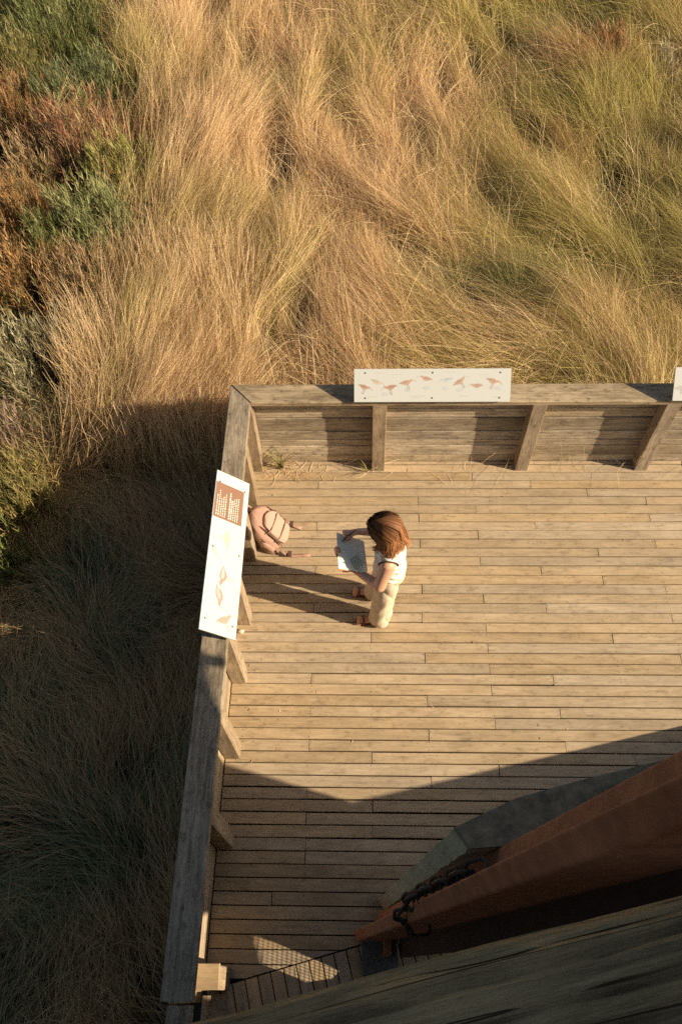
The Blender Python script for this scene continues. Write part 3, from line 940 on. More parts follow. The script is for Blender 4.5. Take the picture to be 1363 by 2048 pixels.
# face: eyes, brows, mouth
for s_ in (-1, 1):
    bm = bmesh.new()
    ico(bm, Vector(HEADC) + hd @ Vector((-0.80, s_ * 0.32, 0.08)), (0.008, 0.013, 0.008), 2, hd)
    local(bm_obj('eye', bm, MAT['black'], person, True), person)
bm = bmesh.new()
ico(bm, Vector(HEADC) + hd @ Vector((-0.86, 0, -0.62)), (0.008, 0.022, 0.006), 2, hd)
local(bm_obj('mouth', bm, plain('lips', (0.45, 0.16, 0.12), 0.5), person, True), person)
# top
bm = bmesh.new()
ico(bm, (2.18, 30.75, 12.45), (0.122, 0.168, 0.185), 3)
ico(bm, (1.75, 30.1, 12.2), (0.075, 0.075, 0.085), 2); ico(bm, (1.85, 31.5, 12.2), (0.075, 0.075, 0.085), 2)
ico(bm, (2.2, 30.95, 10.6), (0.118, 0.152, 0.18), 3)
ico(bm, (2.22, 31.0, 9.6), (0.132, 0.172, 0.09), 3)
cap(bm, (2.05, 29.45, 13.3), (2.2, 30.5, 13.7), 0.060, 0.066); cap(bm, (2.6, 32.15, 13.5), (2.25, 31.0, 13.75), 0.068, 0.068)
def wr(co):
    x, y, z = co[:, 0], co[:, 1], co[:, 2]
    return (0.006 * np.sin(y * 48 + 9 * np.sin(z * 14) + x * 30) * np.sin(z * 22 + x * 25) + 0.003 * np.sin(z * 75 + 6 * np.sin(y * 24)))
remeshed('top', bm, 0.008, MAT['shirt'], person, 8, 0.5, wr)
# armhole trim
bm = bmesh.new()
ctr = Vector((1.98, 29.25, 12.85)); ax = Vector((0.05, 1, 0.28)).normalized()
e1 = Vector((1, 0, 0)); e1 = (e1 - ax * e1.dot(ax)).normalized(); e2 = ax.cross(e1)
tube_bm(bm, [(ctr + (e1 * 0.78 * math.cos(q) + e2 * 1.05 * math.sin(q))) * S for q in [2 * math.pi * k / 24 for k in range(25)]], 0.006, 6, cap=False)
local(bm_obj('armhole_trim', bm, plain('dark_trim', (0.06, 0.04, 0.035), 0.8), person, True), person)
# trousers
bm = bmesh.new()
ico(bm, (2.22, 31.05, 9.0), (0.138, 0.182, 0.135), 3)
for h_, k_, a_ in ((hipL, knL, anL), (hipR, knR, anR)):
    hem = Vector(a_) + Vector((0.05, 0, 0.15))
    cap(bm, h_, k_, 0.105, 0.092); cap(bm, k_, hem, 0.092, 0.098)
def wt(co):
    x, y, z = co[:, 0], co[:, 1], co[:, 2]
    a = np.arctan2(y - 30.9 * S, x - 1.8 * S)
    return 0.011 * (np.abs(np.sin(a * 3.5 + 3.5 * z + 1.2 * np.sin(z * 8))) ** .7 - .6) + 0.007 * np.sin(z * 34 + 3 * np.sin(a * 2)) * np.clip(0.5 - np.abs(z - 0.28), 0, 1) * 2 * np.sin(a * 3 + z * 5)
remeshed('trousers', bm, 0.009, MAT['trouser'], person, 6, 0.5, wt)
# sandals
for a_, t_ in ((anL, toeL), (anR, toeR)):
    bm = bmesh.new()
    heel = Vector((a_[0] + 0.42, a_[1], 0)); toe = Vector((t_[0] - 0.38, t_[1], 0))
    d = (toe - heel); L_ = d.length; d.normalize(); sd_ = Vector((-d.y, d.x, 0))
    shape = [(0, .24), (.1, .34), (.35, .30), (.6, .40), (.8, .46), (.93, .36), (1, .16)]
    top = [heel + d * L_ * u + sd_ * v for u, v in shape] + [heel + d * L_ * u - sd_ * v for u, v in shape[::-1]]
    v0 = [bm.verts.new(Vector((p.x, p.y, 0.03)) * S) for p in top]; v1 = [bm.verts.new(Vector((p.x, p.y, 0.16)) * S) for p in top]
    bm.faces.new(v0); bm.faces.new(v1)
    for i in range(len(top)):
        j = (i + 1) % len(top); bm.faces.new((v0[i], v0[j], v1[j], v1[i]))
    for u, hh in ((0.72, .62), (0.45, .78), (0.25, .9)):
        c = heel + d * L_ * u
        tube_bm(bm, [(c + sd_ * 0.42 + Vector((0, 0, .14))) * S, (c + sd_ * .36 + Vector((0, 0, hh * .8))) * S, (c + Vector((0, 0, hh))) * S, (c - sd_ * .36 + Vector((0, 0, hh * .8))) * S, (c - sd_ * 0.42 + Vector((0, 0, .14))) * S], 0.009, 6)
    local(bm_obj('sandal', bm, MAT['leather'], person), person)
# hair: scalp shell and locks
bm = bmesh.new()
HC = Vector(HEADC)
ico(bm, HC + hd @ Vector((0.30, 0, 0.12)), (0.090, 0.084, 0.112), 3, hd)
ico(bm, HC + Vector((0.62, 0, -0.7)), (0.08, 0.095, 0.10), 3)
hair_root = remeshed('hair', bm, 0.008, None or plain('hair_base', (0.06, 0.028, 0.015), 0.85, spec=0.1), person, 4, 0.5)
def make_hair():
    vs, fs, cols = [], [], []
    fwd = Vector((-1, 0, 0))
    n = 2200
    CL = [(random.uniform(-2.4, 2.4), random.uniform(-.28, .28), random.uniform(0, 6), random.uniform(-.22, .30), random.uniform(-.45, .45)) for _ in range(46)]
    for i in range(n):
        # root along the parting, locks fall to both sides and to the back
        cl = random.choice(CL)
        az = cl[0] + random.gauss(0, 0.13)            # 0 = back of the head (+X)
        el = random.uniform(0.30, 1.0) ** 0.7
        pts = []
        z_end = -1.62 + random.uniform(-0.4, 0.55) + 0.45 * (abs(az) / 2.5) ** 2
        rad_end = 1.32 + cl[3] + random.gauss(0, .07)
        z_end += cl[1] + (random.gauss(0, .22) if random.random() < .2 else 0)
        wob = cl[4] + random.gauss(0, .06); ph = cl[2] + random.gauss(0, .25)
        a0 = az + random.uniform(-.08, .08)
        lift = min(.16, max(-.02, .05 + cl[3] * .22 + random.gauss(0, .02)))
        part = random.uniform(-0.85, 0.1)
        K = 9
        for k in range(K):
            t = k / (K - 1)
            th = min(1.0, t * 1.9) * math.pi / 2 * (1.0) 
            if t * 1.9 < 1:
                # over the skull
                rr = math.sin(th); zz = math.cos(th)
                p = Vector((math.cos(a0) * rr * (1.20 + lift * 2.2), math.sin(a0) * rr * (1.10 + lift * 2.2), zz * (1.36 + lift * 2)))
                p = hd @ (p + Vector((0.2, 0, 0.1)) + Vector((part, 0, 0)) * (1 - t * 1.9) ** 1.2)
                last = p.copy()
            else:
                u = (t * 1.9 - 1) / 0.9
                ang = a0 + wob * u
                outw = Vector((math.cos(ang), math.sin(ang), 0))
                p = last * (1 - u) + (outw * rad_end * (0.92 + 0.10 * math.sin(u * 3.0 + ph * .3)) + Vector((0.30, 0, 0))) * u
                p.z = last.z + (z_end - last.z) * u
                p += Vector((math.sin(ph + u * 5), math.cos(ph * 2 + u * 4), 0.3 * math.sin(ph * 3 + u * 6))) * 0.10 * u + outw * (0.5 * max(0, u - .55) * (0.3 + lift * 8))
            pts.append((HC + p) * S)
        gold = 1 if random.random() < 0.22 else 0
        tone = random.random(); tone2 = .5 * random.random() + .5 * (cl[3] + .22) / .52
        wd = random.uniform(0.0025, 0.005)
        base = len(vs)
        for k, p in enumerate(pts):
            tg = (pts[min(k + 1, K - 1)] - pts[max(k - 1, 0)]).normalized()
            nrm = (p - HC * S); nrm.z *= 0.3
            sdv = tg.cross(nrm).normalized() * wd * (1 - 0.75 * (k / (K - 1)) ** 3)
            vs += [p - sdv, p + sdv]
            t = k / (K - 1)
            m = max(0, min(1, (t - 0.32) * 1.25)) * (0.35 + 0.65 * tone)
            m = max(m, 0.55 * gold * min(1, t * 3))
            c = [((1 - m) * a_ + m * b_) * (0.55 + 0.9 * tone2) for a_, b_ in zip((0.105, 0.047, 0.022), (0.40, 0.175, 0.075))]
            cols += [c, c]
        for k in range(K - 1):
            a = base + 2 * k
            fs.append((a, a + 1, a + 3, a + 2))
    m, nn, b = new_mat('hair_locks')
    at_ = N(nn, 'ShaderNodeAttribute'); at_.attribute_name = 'tint'
    nn.links.new(at_.outputs['Color'], b.inputs['Base Color'])
    b.inputs['Roughness'].default_value = 0.62
    b.inputs['Specular IOR Level'].default_value = 0.18
    o = mesh_obj('locks', vs, fs, m, hair_root, smooth=True)
    ca = o.data.color_attributes.new('tint', 'FLOAT_COLOR', 'POINT')
    ca.data.foreach_set('color', np.concatenate([np.array(cols), np.ones((len(cols), 1))], 1).astype(np.float32).ravel())
    o.matrix_parent_inverse = person.matrix_basis.inverted()
    o.matrix_parent_inverse = (hair_root.matrix_parent_inverse.copy() @ Matrix.Identity(4)).inverted() @ person.matrix_basis.inverted() if False else Matrix.Identity(4)
    return o
make_hair()

# notebook and pencil
nb = empty('notebook', (-1.0, 31.0, 11.1))
tag(nb, 'open sketchbook with pale pages and an orange edge held in the woman\'s hands', 'notebook')
corn = [(-2.22, 32.62, 12.05), (-2.05, 29.22, 12.05), (0.36, 29.38, 10.85), (0.03, 32.48, 10.85)]
def slab(name, cs, z0, z1, mat, par, inset=0.0):
    c = sum((Vector(x) for x in cs), Vector()) / len(cs)
    cs = [Vector(x) + (c - Vector(x)).normalized() * inset for x in cs]
    bm = bmesh.new()
    a = [bm.verts.new((x + Vector((0, 0, z0))) * S) for x in cs]; b = [bm.verts.new((x + Vector((0, 0, z1))) * S) for x in cs]
    bm.faces.new(a); bm.faces.new(b)
    for i in range(len(cs)):
        j = (i + 1) % len(cs); bm.faces.new((a[i], a[j], b[j], b[i]))
    return local(bm_obj(name, bm, mat, par), par)
slab('cover', corn, -0.03, 0.03, MAT['bookcover'], nb)
slab('pages', corn, 0.035, 0.19, MAT['paper'], nb, 0.06)
# watercolour wash on the page
bm = bmesh.new()
c0 = Vector((-0.55, 30.15, 11.51))
bm.faces.new([bm.verts.new((c0 + Vector((0.48 * math.cos(q) * (1 + .25 * math.sin(3 * q)), 0.55 * math.sin(q) * (1 + .2 * math.cos(4 * q)), -0.498 * (0.48 * math.cos(q) * (1 + .25 * math.sin(3 * q)))))) * S) for q in [k * math.pi / 9 for k in range(18)]])
local(bm_obj('drawing', bm, MAT['wash'], nb), nb)
bm = bmesh.new()
tube_bm(bm, [pen_tip * S, pen_tip.lerp(pen_end, 0.12) * S, pen_end * S], [0.001, 0.0045, 0.0045], 8)
pen = bm_obj('pencil', bm, MAT['black'], None)
tag(pen, 'black pencil held over the page in the woman\'s right hand', 'pencil')

# ================================================================== BACKPACK
bp = empty('backpack', (-8.9, 38.9, 0))
tag(bp, 'dusty pink canvas backpack leaning against the side fence below the tilted sign', 'backpack')
lean = math.radians(29)
bpM = Matrix.Translation(Vector((-7.75, 38.85, 0.2)) * S) @ Matrix.Rotation(math.radians(-14), 4, 'Z') @ Matrix.Rotation(-lean, 4, 'Y')
# local: x = out of the front, y = width, z = up the pack
def rbox(name, c, size, r, mat, par, seg=4, taper=0.0, puff=0.0):
    bm = bmesh.new()
    bmesh.ops.create_cube(bm, size=1)
    for v in bm.verts:
        v.co = Vector((v.co.x * size[0], v.co.y * size[1] * (1 - taper * (v.co.z + .5)), v.co.z * size[2]))
    bmesh.ops.bevel(bm, geom=bm.edges[:], offset=r, segments=seg, profile=0.5, affect='EDGES')
    bmesh.ops.subdivide_edges(bm, edges=[e for e in bm.edges if e.calc_length() > 0.06], cuts=4, use_grid_fill=True)
    for v in bm.verts:
        k_ = (1 - (2 * v.co.y / size[1]) ** 2) * (1 - (2 * v.co.z / size[2]) ** 2)
        v.co.x += puff * max(0, k_) * (1 if v.co.x > 0 else -0.3)
        v.co += Vector((math.sin(v.co.y * 40 + v.co.z * 23), math.sin(v.co.z * 37 + v.co.x * 19), 0)) * 0.003
        v.co += Vector(c)
    bm.transform(bpM)
    return local(bm_obj(name, bm, mat, par, True), par)
def pack(name, c, W, Hh, D, mat, n_exp=3.0, wtop=0.7, lump=0.004, nz=18, na=36):
    """soft bag: superellipse rings, widest low down and domed at the top"""
    bm = bmesh.new()
    rings = []
    ph = random.random() * 6
    for i in range(nz + 1):
        t = i / nz
        k_ = (1 - (1 - t) ** 7 * .28) * (1 - max(0, t - .45) ** 2 * (1 - wtop) * 3.3) * max(0.05, (1 - t ** 9)) ** .5
        kd = (1 - (1 - t) ** 5 * .35) * (1 - 0.35 * t) * max(0.05, (1 - t ** 8)) ** .5 * 1.12
        rg = []
        for q in range(na):
            a = 2 * math.pi * q / na
            ca, sa = math.cos(a), math.sin(a)
            x = math.copysign(abs(ca) ** (2 / n_exp), ca) * D / 2 * kd
            y = math.copysign(abs(sa) ** (2 / n_exp), sa) * W / 2 * k_
            w_ = lump * (math.sin(a * 5 + t * 9 + ph) + 0.7 * math.sin(t * 21 + a * 3 + ph) + 0.5 * math.sin(t * 37 - a * 7))
            rg.append(bm.verts.new((c[0] + x + w_, c[1] + y + w_ * .6, c[2] + t * Hh)))
        rings.append(rg)
    for a, b in zip(rings, rings[1:]):
        for q in range(na):
            bm.faces.new((a[q], a[(q + 1) % na], b[(q + 1) % na], b[q]))
    bm.faces.new(rings[0][::-1]); bm.faces.new(rings[-1])
    bm.transform(bpM)
    return local(bm_obj(name, bm, mat, bp, True), bp)
pack('main_bag', (-0.085, 0, 0.0), 0.355, 0.47, 0.185, MAT['pink'], 2.9, 0.62, 0.0045)
pack('front_pocket', (0.004, 0.012, 0.015), 0.225, 0.36, 0.085, MAT['pinklight'], 5.0, 0.93, 0.004)
for sg in (-1, 1):
    bm = bmesh.new()
    y = 0.116 * sg + 0.012
    tube_bm(bm, [(0.012, y, 0.02), (0.016, y * 1.03, 0.10), (0.012, y * 1.03, 0.2), (0.0, y, 0.29), (-0.016, y * .96, 0.37)], [.003, .008, .010, .008, .003], 6)
    bm.transform(bpM)
    local(bm_obj('zip_seam', bm, MAT['pinkdark'], bp, True), bp)
for zz in (0.13, 0.27):      # webbing across the pocket
    bm = bmesh.new()
    dx = 0.052 - 0.06 * max(0, zz - .15)
    tube_bm(bm, [(0.0, -0.125, zz), (dx, -0.085, zz), (dx + .003, 0.012, zz - .003), (dx, 0.105, zz), (0.0, 0.145, zz)], 0.006, 6)
    bm.transform(bpM)
    local(bm_obj('webbing', bm, MAT['pink'], bp, True), bp)
bm = bmesh.new()      # long zip over the top of the bag
tube_bm(bm, [(-0.055, -0.172, 0.10), (-0.052, -0.168, 0.25), (-0.055, -0.13, 0.37), (-0.06, -0.06, 0.43), (-0.06, 0.06, 0.43), (-0.055, 0.13, 0.37), (-0.052, 0.168, 0.25)], 0.006, 6)
bm.transform(bpM); local(bm_obj('zip_seam', bm, MAT['pinkdark'], bp, True), bp)
pack('side_pocket', (-0.085, -0.165, 0.01), 0.07, 0.21, 0.12, MAT['pink'], 2.6, 0.9, 0.003)
bm = bmesh.new()
tube_bm(bm, [(-0.12, -0.06, 0.44), (-0.125, -0.055, 0.50), (-0.125, 0.0, 0.525), (-0.125, 0.055, 0.50), (-0.12, 0.06, 0.44)], 0.009, 8)
bm.transform(bpM); local(bm_obj('handle', bm, MAT['pink'], bp, True), bp)
def strap(name, pts, wd, mat, th=0.005):
    bm = bmesh.new()
    prev = None
    for i, p in enumerate(pts):
        p = Vector(p) * S
        t = (Vector(pts[min(i + 1, len(pts) - 1)]) - Vector(pts[max(i - 1, 0)])).normalized()
        s_ = Vector((0, 0, 1)).cross(t).normalized() * wd / 2
        u = t.cross(s_).normalized() * th
        q = [bm.verts.new(p - s_), bm.verts.new(p + s_), bm.verts.new(p + s_ + u), bm.verts.new(p - s_ + u)]
        if prev:
            for k_ in range(4): bm.faces.new((prev[k_], prev[(k_ + 1) % 4], q[(k_ + 1) % 4], q[k_]))
        else: bm.faces.new(q)
        prev = q
    bm.faces.new(prev)
    return local(bm_obj(name, bm, mat, bp, True), bp)
strap('strap', [(-7.9, 40.55, 0.9), (-7.35, 40.45, 0.35), (-6.8, 40.25, 0.10), (-6.2, 40.05, 0.05)], 0.034, MAT['pink'])
strap('strap', [(-8.1, 37.1, 0.9), (-7.6, 36.95, 0.3), (-6.9, 36.9, 0.09), (-6.0, 37.0, 0.06), (-5.2, 37.0, 0.05)], 0.030, MAT['pink'])
for yy in (40.45, 37.0):
    b_ = prism('buckle', [(-7.45, yy - .28), (-7.05, yy - .28), (-7.05, yy + .28), (-7.45, yy + .28)], 0.32, 0.5, MAT['pinkdark'], bp, 0.04)
# padded shoulder straps folded against the fence side
bm = bmesh.new()
for y in (-0.10, 0.10):
    tube_bm(bm, [(-0.15, y * .6, 0.43), (-0.185, y, 0.30), (-0.185, y * 1.1, 0.15), (-0.15, y * 1.2, 0.03)], [0.02, 0.026, 0.024, 0.012], 8)
bm.transform(bpM); local(bm_obj('shoulder_straps', bm, MAT['pink'], bp, True), bp)

# small stone by the side fence
bm = bmesh.new(); bmesh.ops.create_icosphere(bm, subdivisions=2, radius=1)
for v in bm.verts:
    v.co = Vector((v.co.x * 0.3 + 0.04 * math.sin(v.co.y * 5), v.co.y * 0.24, v.co.z * 0.15 + 0.13)) * S + Vector((-11.42, 28.9, 0)) * S
tag(bm_obj('pebble', bm, MAT['pebble'], None, True), 'small pale stone lying on the deck beside the side fence', 'stone')

# ================================================================== VEGETATION
_lat = rng.random((256, 256))
def vnoise(x, y):
    xi = np.floor(x).astype(int); yi = np.floor(y).astype(int)
    fx = x - xi; fy = y - yi
    fx = fx * fx * (3 - 2 * fx); fy = fy * fy * (3 - 2 * fy)
    a = _lat[xi % 256, yi % 256]; b = _lat[(xi + 1) % 256, yi % 256]; c = _lat[xi % 256, (yi + 1) % 256]; d = _lat[(xi + 1) % 256, (yi + 1) % 256]
    return (a * (1 - fx) + b * fx) * (1 - fy) + (c * (1 - fx) + d * fx) * fy
def sstep(a, b, x):
    t = np.clip((x - a) / (b - a), 0, 1)
    return t * t * (3 - 2 * t)
LIE = np.array([(-22.4, 130.7, 95), (-20.5, 87.8, 76), (-20.3, 73.7, 66), (-14.9, 104.1, 85), (-13.5, 66.1, 70), (-23.6, 65.3, 48), (-27.9, 83.0, 52), (-28.1, 110.4, 66), (-37.7, 124.0, 84),
    (-10.5, 138.0, 89), (-2.0, 123.0, 95), (-5.6, 109.9, 95), (-1.8, 98.1, 108), (5.3, 103.6, 104), (8.3, 90.4, 124), (3.5, 84.4, 145), (14.0, 76.8, 155), (-5.8, 89.6, 99), (7.4, 67.5, 168), (-6.8, 80.8, 69),
    (-2.2, 71.7, 87), (19.5, 103.3, 118), (24.6, 87.1, 130), (37.2, 102.9, 116), (36.3, 73.0, 108), (25.0, 79.4, 154), (31.4, 76.6, 133), (16.2, 65.8, 172), (27.7, 64.9, 90), (33.8, 129.0, 112), (13.9, 129.6, 100), (48.2, 134.5, 112), (3.2, 65.9, 106)])
def flow(x, y):
    """lie of the grass: angle of the blade tips on the ground, interpolated between swathes, with smaller eddies"""
    cs = np.zeros_like(x); sn = np.zeros_like(x)
    for (cx_, cy_, an) in LIE:
        w_ = np.exp(-((x - cx_) ** 2 + (0.7 * (y - cy_)) ** 2) / (2 * 6.0 ** 2)) + 1e-9
        cs += w_ * math.cos(math.radians(an)); sn += w_ * math.sin(math.radians(an))
    base = np.degrees(np.arctan2(sn, cs))
    base = base + (vnoise(x / 13 + 3, y / 19 + 8) - 0.5) * 40 + (vnoise(x / 6 + 31, y / 9 + 5) - 0.5) * 26
    return np.radians(base)
HOLLOW = [(-24.5, 142.1, 1.9, 10.2), (-18.1, 125.2, 1.1, 8.8), (-11.4, 97.4, 1.7, 8.7), (-11.5, 130.8, 0.8, 3.3), (-5.2, 120.6, 0.6, 4.2), (-18.7, 74.7, 0.9, 6.4), (-16.9, 91.1, 0.8, 4.3), (11.0, 117.5, 1.2, 6.8),
    (19.5, 137.4, 1.2, 4.0), (22.1, 129.8, 1.4, 5.2), (17.1, 122.1, 1.4, 5.6), (24.3, 105.9, 1.6, 5.5), (35.3, 94.4, 3.2, 6.7), (41.0, 89.1, 2.6, 6.3), (-7.7, 69.4, 1.7, 3.0), (0.9, 72.7, 1.1, 2.2), (-5.7, 83.8, 1.6, 2.5),
    (3.5, 83.7, 1.2, 1.4), (44.9, 110.3, 2.5, 5.0), (17.2, 75.2, 2.6, 2.2), (33.0, 133.9, 3.8, 5.2), (36.8, 126.4, 3.2, 6.3), (-22.9, 102.2, 0.7, 7.2), (-25.6, 78.4, 1.3, 5.7), (-11.3, 67.8, 0.9, 3.4)]
def hollow(x, y):
    h = np.zeros_like(x)
    for (cx_, cy_, a_, b_) in HOLLOW:
        h = np.maximum(h, np.exp(-(((x - cx_ + 0.15 * (y - cy_) * (1 if cx_ > 8 else -0.3)) / (a_ * 1.15)) ** 2 + ((y - cy_) / (b_ * 0.72)) ** 2) ** 2))
    return h
def belt(x, y):
    """1 inside the shrub belt on the side, 0 in the open grass"""
    xb = np.interp(y, [40, 58, 66, 83, 100, 120, 146, 170], [-34, -31.5, -29, -26.5, -28, -36, -46, -54])
    return sstep(xb + 2.0, xb - 2.5, x + (vnoise(x / 4, y / 5) - .5) * 4)
def streak(x, y, sc, off):
    a = np.zeros_like(x); px, py = x.copy(), y.copy(); n = 0
    for sg in (1, -1):
        px, py = x.copy(), y.copy()
        for _ in range(7):
            a += vnoise(px / sc + off, py / sc + off * 1.7); n += 1
            t = flow(px, py)
            px = px + sg * np.cos(t) * 1.5; py = py + sg * np.sin(t) * 1.5
    a /= n
    return (a - 0.5) * 2.2 + 0.5
def build_blades(name, root, th, L, ph0, ph1, curl, width, colr, tipcol=None, K=5, mat=None):
    n = len(th)
    V = np.empty((n, K, 2, 3), np.float32)
    p = root.copy()
    seg = L / (K - 1)
    tw = rng.uniform(-0.9, 0.9, n)
    for k in range(K):
        t = k / (K - 1)
        phi = ph0 + (ph1 - ph0) * t ** 0.75
        az = th + curl * t
        d = np.stack([np.cos(az) * np.cos(phi), np.sin(az) * np.cos(phi), np.sin(phi)], 1)
        sx, sy = -np.sin(az), np.cos(az)
        up = np.stack([-np.cos(az) * np.sin(phi), -np.sin(az) * np.sin(phi), np.cos(phi)], 1)
        sd_ = np.stack([sx, sy, np.zeros(n)], 1) * np.cos(tw)[:, None] + up * np.sin(tw)[:, None]
        wk = (width * (1 - 0.85 * t ** 2) * 0.5)[:, None]
        V[:, k, 0] = p - sd_ * wk
        V[:, k, 1] = p + sd_ * wk
        p = p + d * seg[:, None]
    return finish_blades(name, V, colr, tipcol, K, mat or MAT['grass'])
def finish_blades(name, V, colr, tipcol, K, mat):
    n = len(V)
    V = V * np.float32(S)
    nv = n * K * 2
    me = bpy.data.meshes.new(name)
    me.vertices.add(nv)
    me.vertices.foreach_set('co', V.reshape(-1))
    nq = n * (K - 1)
    base = (np.arange(n) * K * 2)[:, None] + (np.arange(K - 1) * 2)[None, :]
    q = np.stack([base, base + 1, base + 3, base + 2], -1).reshape(-1, 4)
    me.loops.add(nq * 4)
    me.loops.foreach_set('vertex_index', q.reshape(-1).astype(np.int32))
    me.polygons.add(nq)
    me.polygons.foreach_set('loop_start', (np.arange(nq) * 4).astype(np.int32))
    me.polygons.foreach_set('use_smooth', np.ones(nq, bool))
    me.update(calc_edges=True)
    c = np.ones((n, K, 2, 4), np.float32)
    c[..., :3] = colr[:, None, None, :]
    if tipcol is not None:
        f = (np.linspace(0, 1, K) ** 2)[None, :, None, None]
        c[..., :3] = c[..., :3] * (1 - f) + tipcol[:, None, None, :] * f
    ca = me.color_attributes.new('tint', 'FLOAT_COLOR', 'POINT')
    ca.data.foreach_set('color', np.clip(c, 0, 0.85).reshape(-1))
    me.materials.append(mat)
    o = bpy.data.objects.new(name, me)
    COL.objects.link(o)
    return o

STRAW = np.array([0.70, 0.505, 0.26]); PALE = np.array([0.82, 0.65, 0.44]); OCHRE = np.array([0.54, 0.325, 0.155])
OLIVE = np.array([0.27, 0.225, 0.065]); GREEN = np.array([0.095, 0.125, 0.04]); DGREEN = np.array([0.05, 0.085, 0.035]); RUSSET = np.array([0.33, 0.15, 0.075])
def lerp(a, b, t):
    return a[None, :] * (1 - t[:, None]) + b[None, :] * t[:, None]

_gx, _gy = np.meshgrid(np.arange(-80, 90, 1.0), np.arange(30, 180, 1.0), indexing='ij')
_ft = flow(_gx.ravel(), _gy.ravel()).reshape(_gx.shape)
_fc, _fs = np.cos(_ft), np.sin(_ft)
def flow_fast(x, y):
    i = np.clip(np.rint(x + 80).astype(int), 0, _gx.shape[0] - 1); j = np.clip(np.rint(y - 30).astype(int), 0, _gx.shape[1] - 1)
    return np.arctan2(_fs[i, j], _fc[i, j])
def build_lying(name, root, off, L, ph0, ph1, follow, width, colr, tipcol, K=5):
    """blades that rise, bend over and then follow the lie of the swathe"""
    n = len(L)
    V = np.empty((n, K, 2, 3), np.float32)
    p = root.copy(); seg = L / (K - 1); tw = rng.uniform(-1.2, 1.2, n)
    az0 = flow_fast(p[:, 0], p[:, 1])
    for k in range(K):
        t = k / (K - 1)
        phi = ph0 + (ph1 - ph0) * t ** 0.6
        az = flow_fast(p[:, 0], p[:, 1]) + off * (1 + 0.5 * t)
        d = np.stack([np.cos(az) * np.cos(phi), np.sin(az) * np.cos(phi), np.sin(phi)], 1)
        side = np.stack([-np.sin(az), np.cos(az), np.zeros(n)], 1)
        up = np.stack([-np.cos(az) * np.sin(phi), -np.sin(az) * np.sin(phi), np.cos(phi)], 1)
        sd_ = side * np.cos(tw)[:, None] + up * np.sin(tw)[:, None]
        wk = (width * (1 - 0.85 * t ** 2) * 0.5)[:, None]
        V[:, k, 0] = p - sd_ * wk; V[:, k, 1] = p + sd_ * wk
        p = p + d * seg[:, None]
    return finish_blades(name, V, colr, tipcol, K, MAT['grass'])
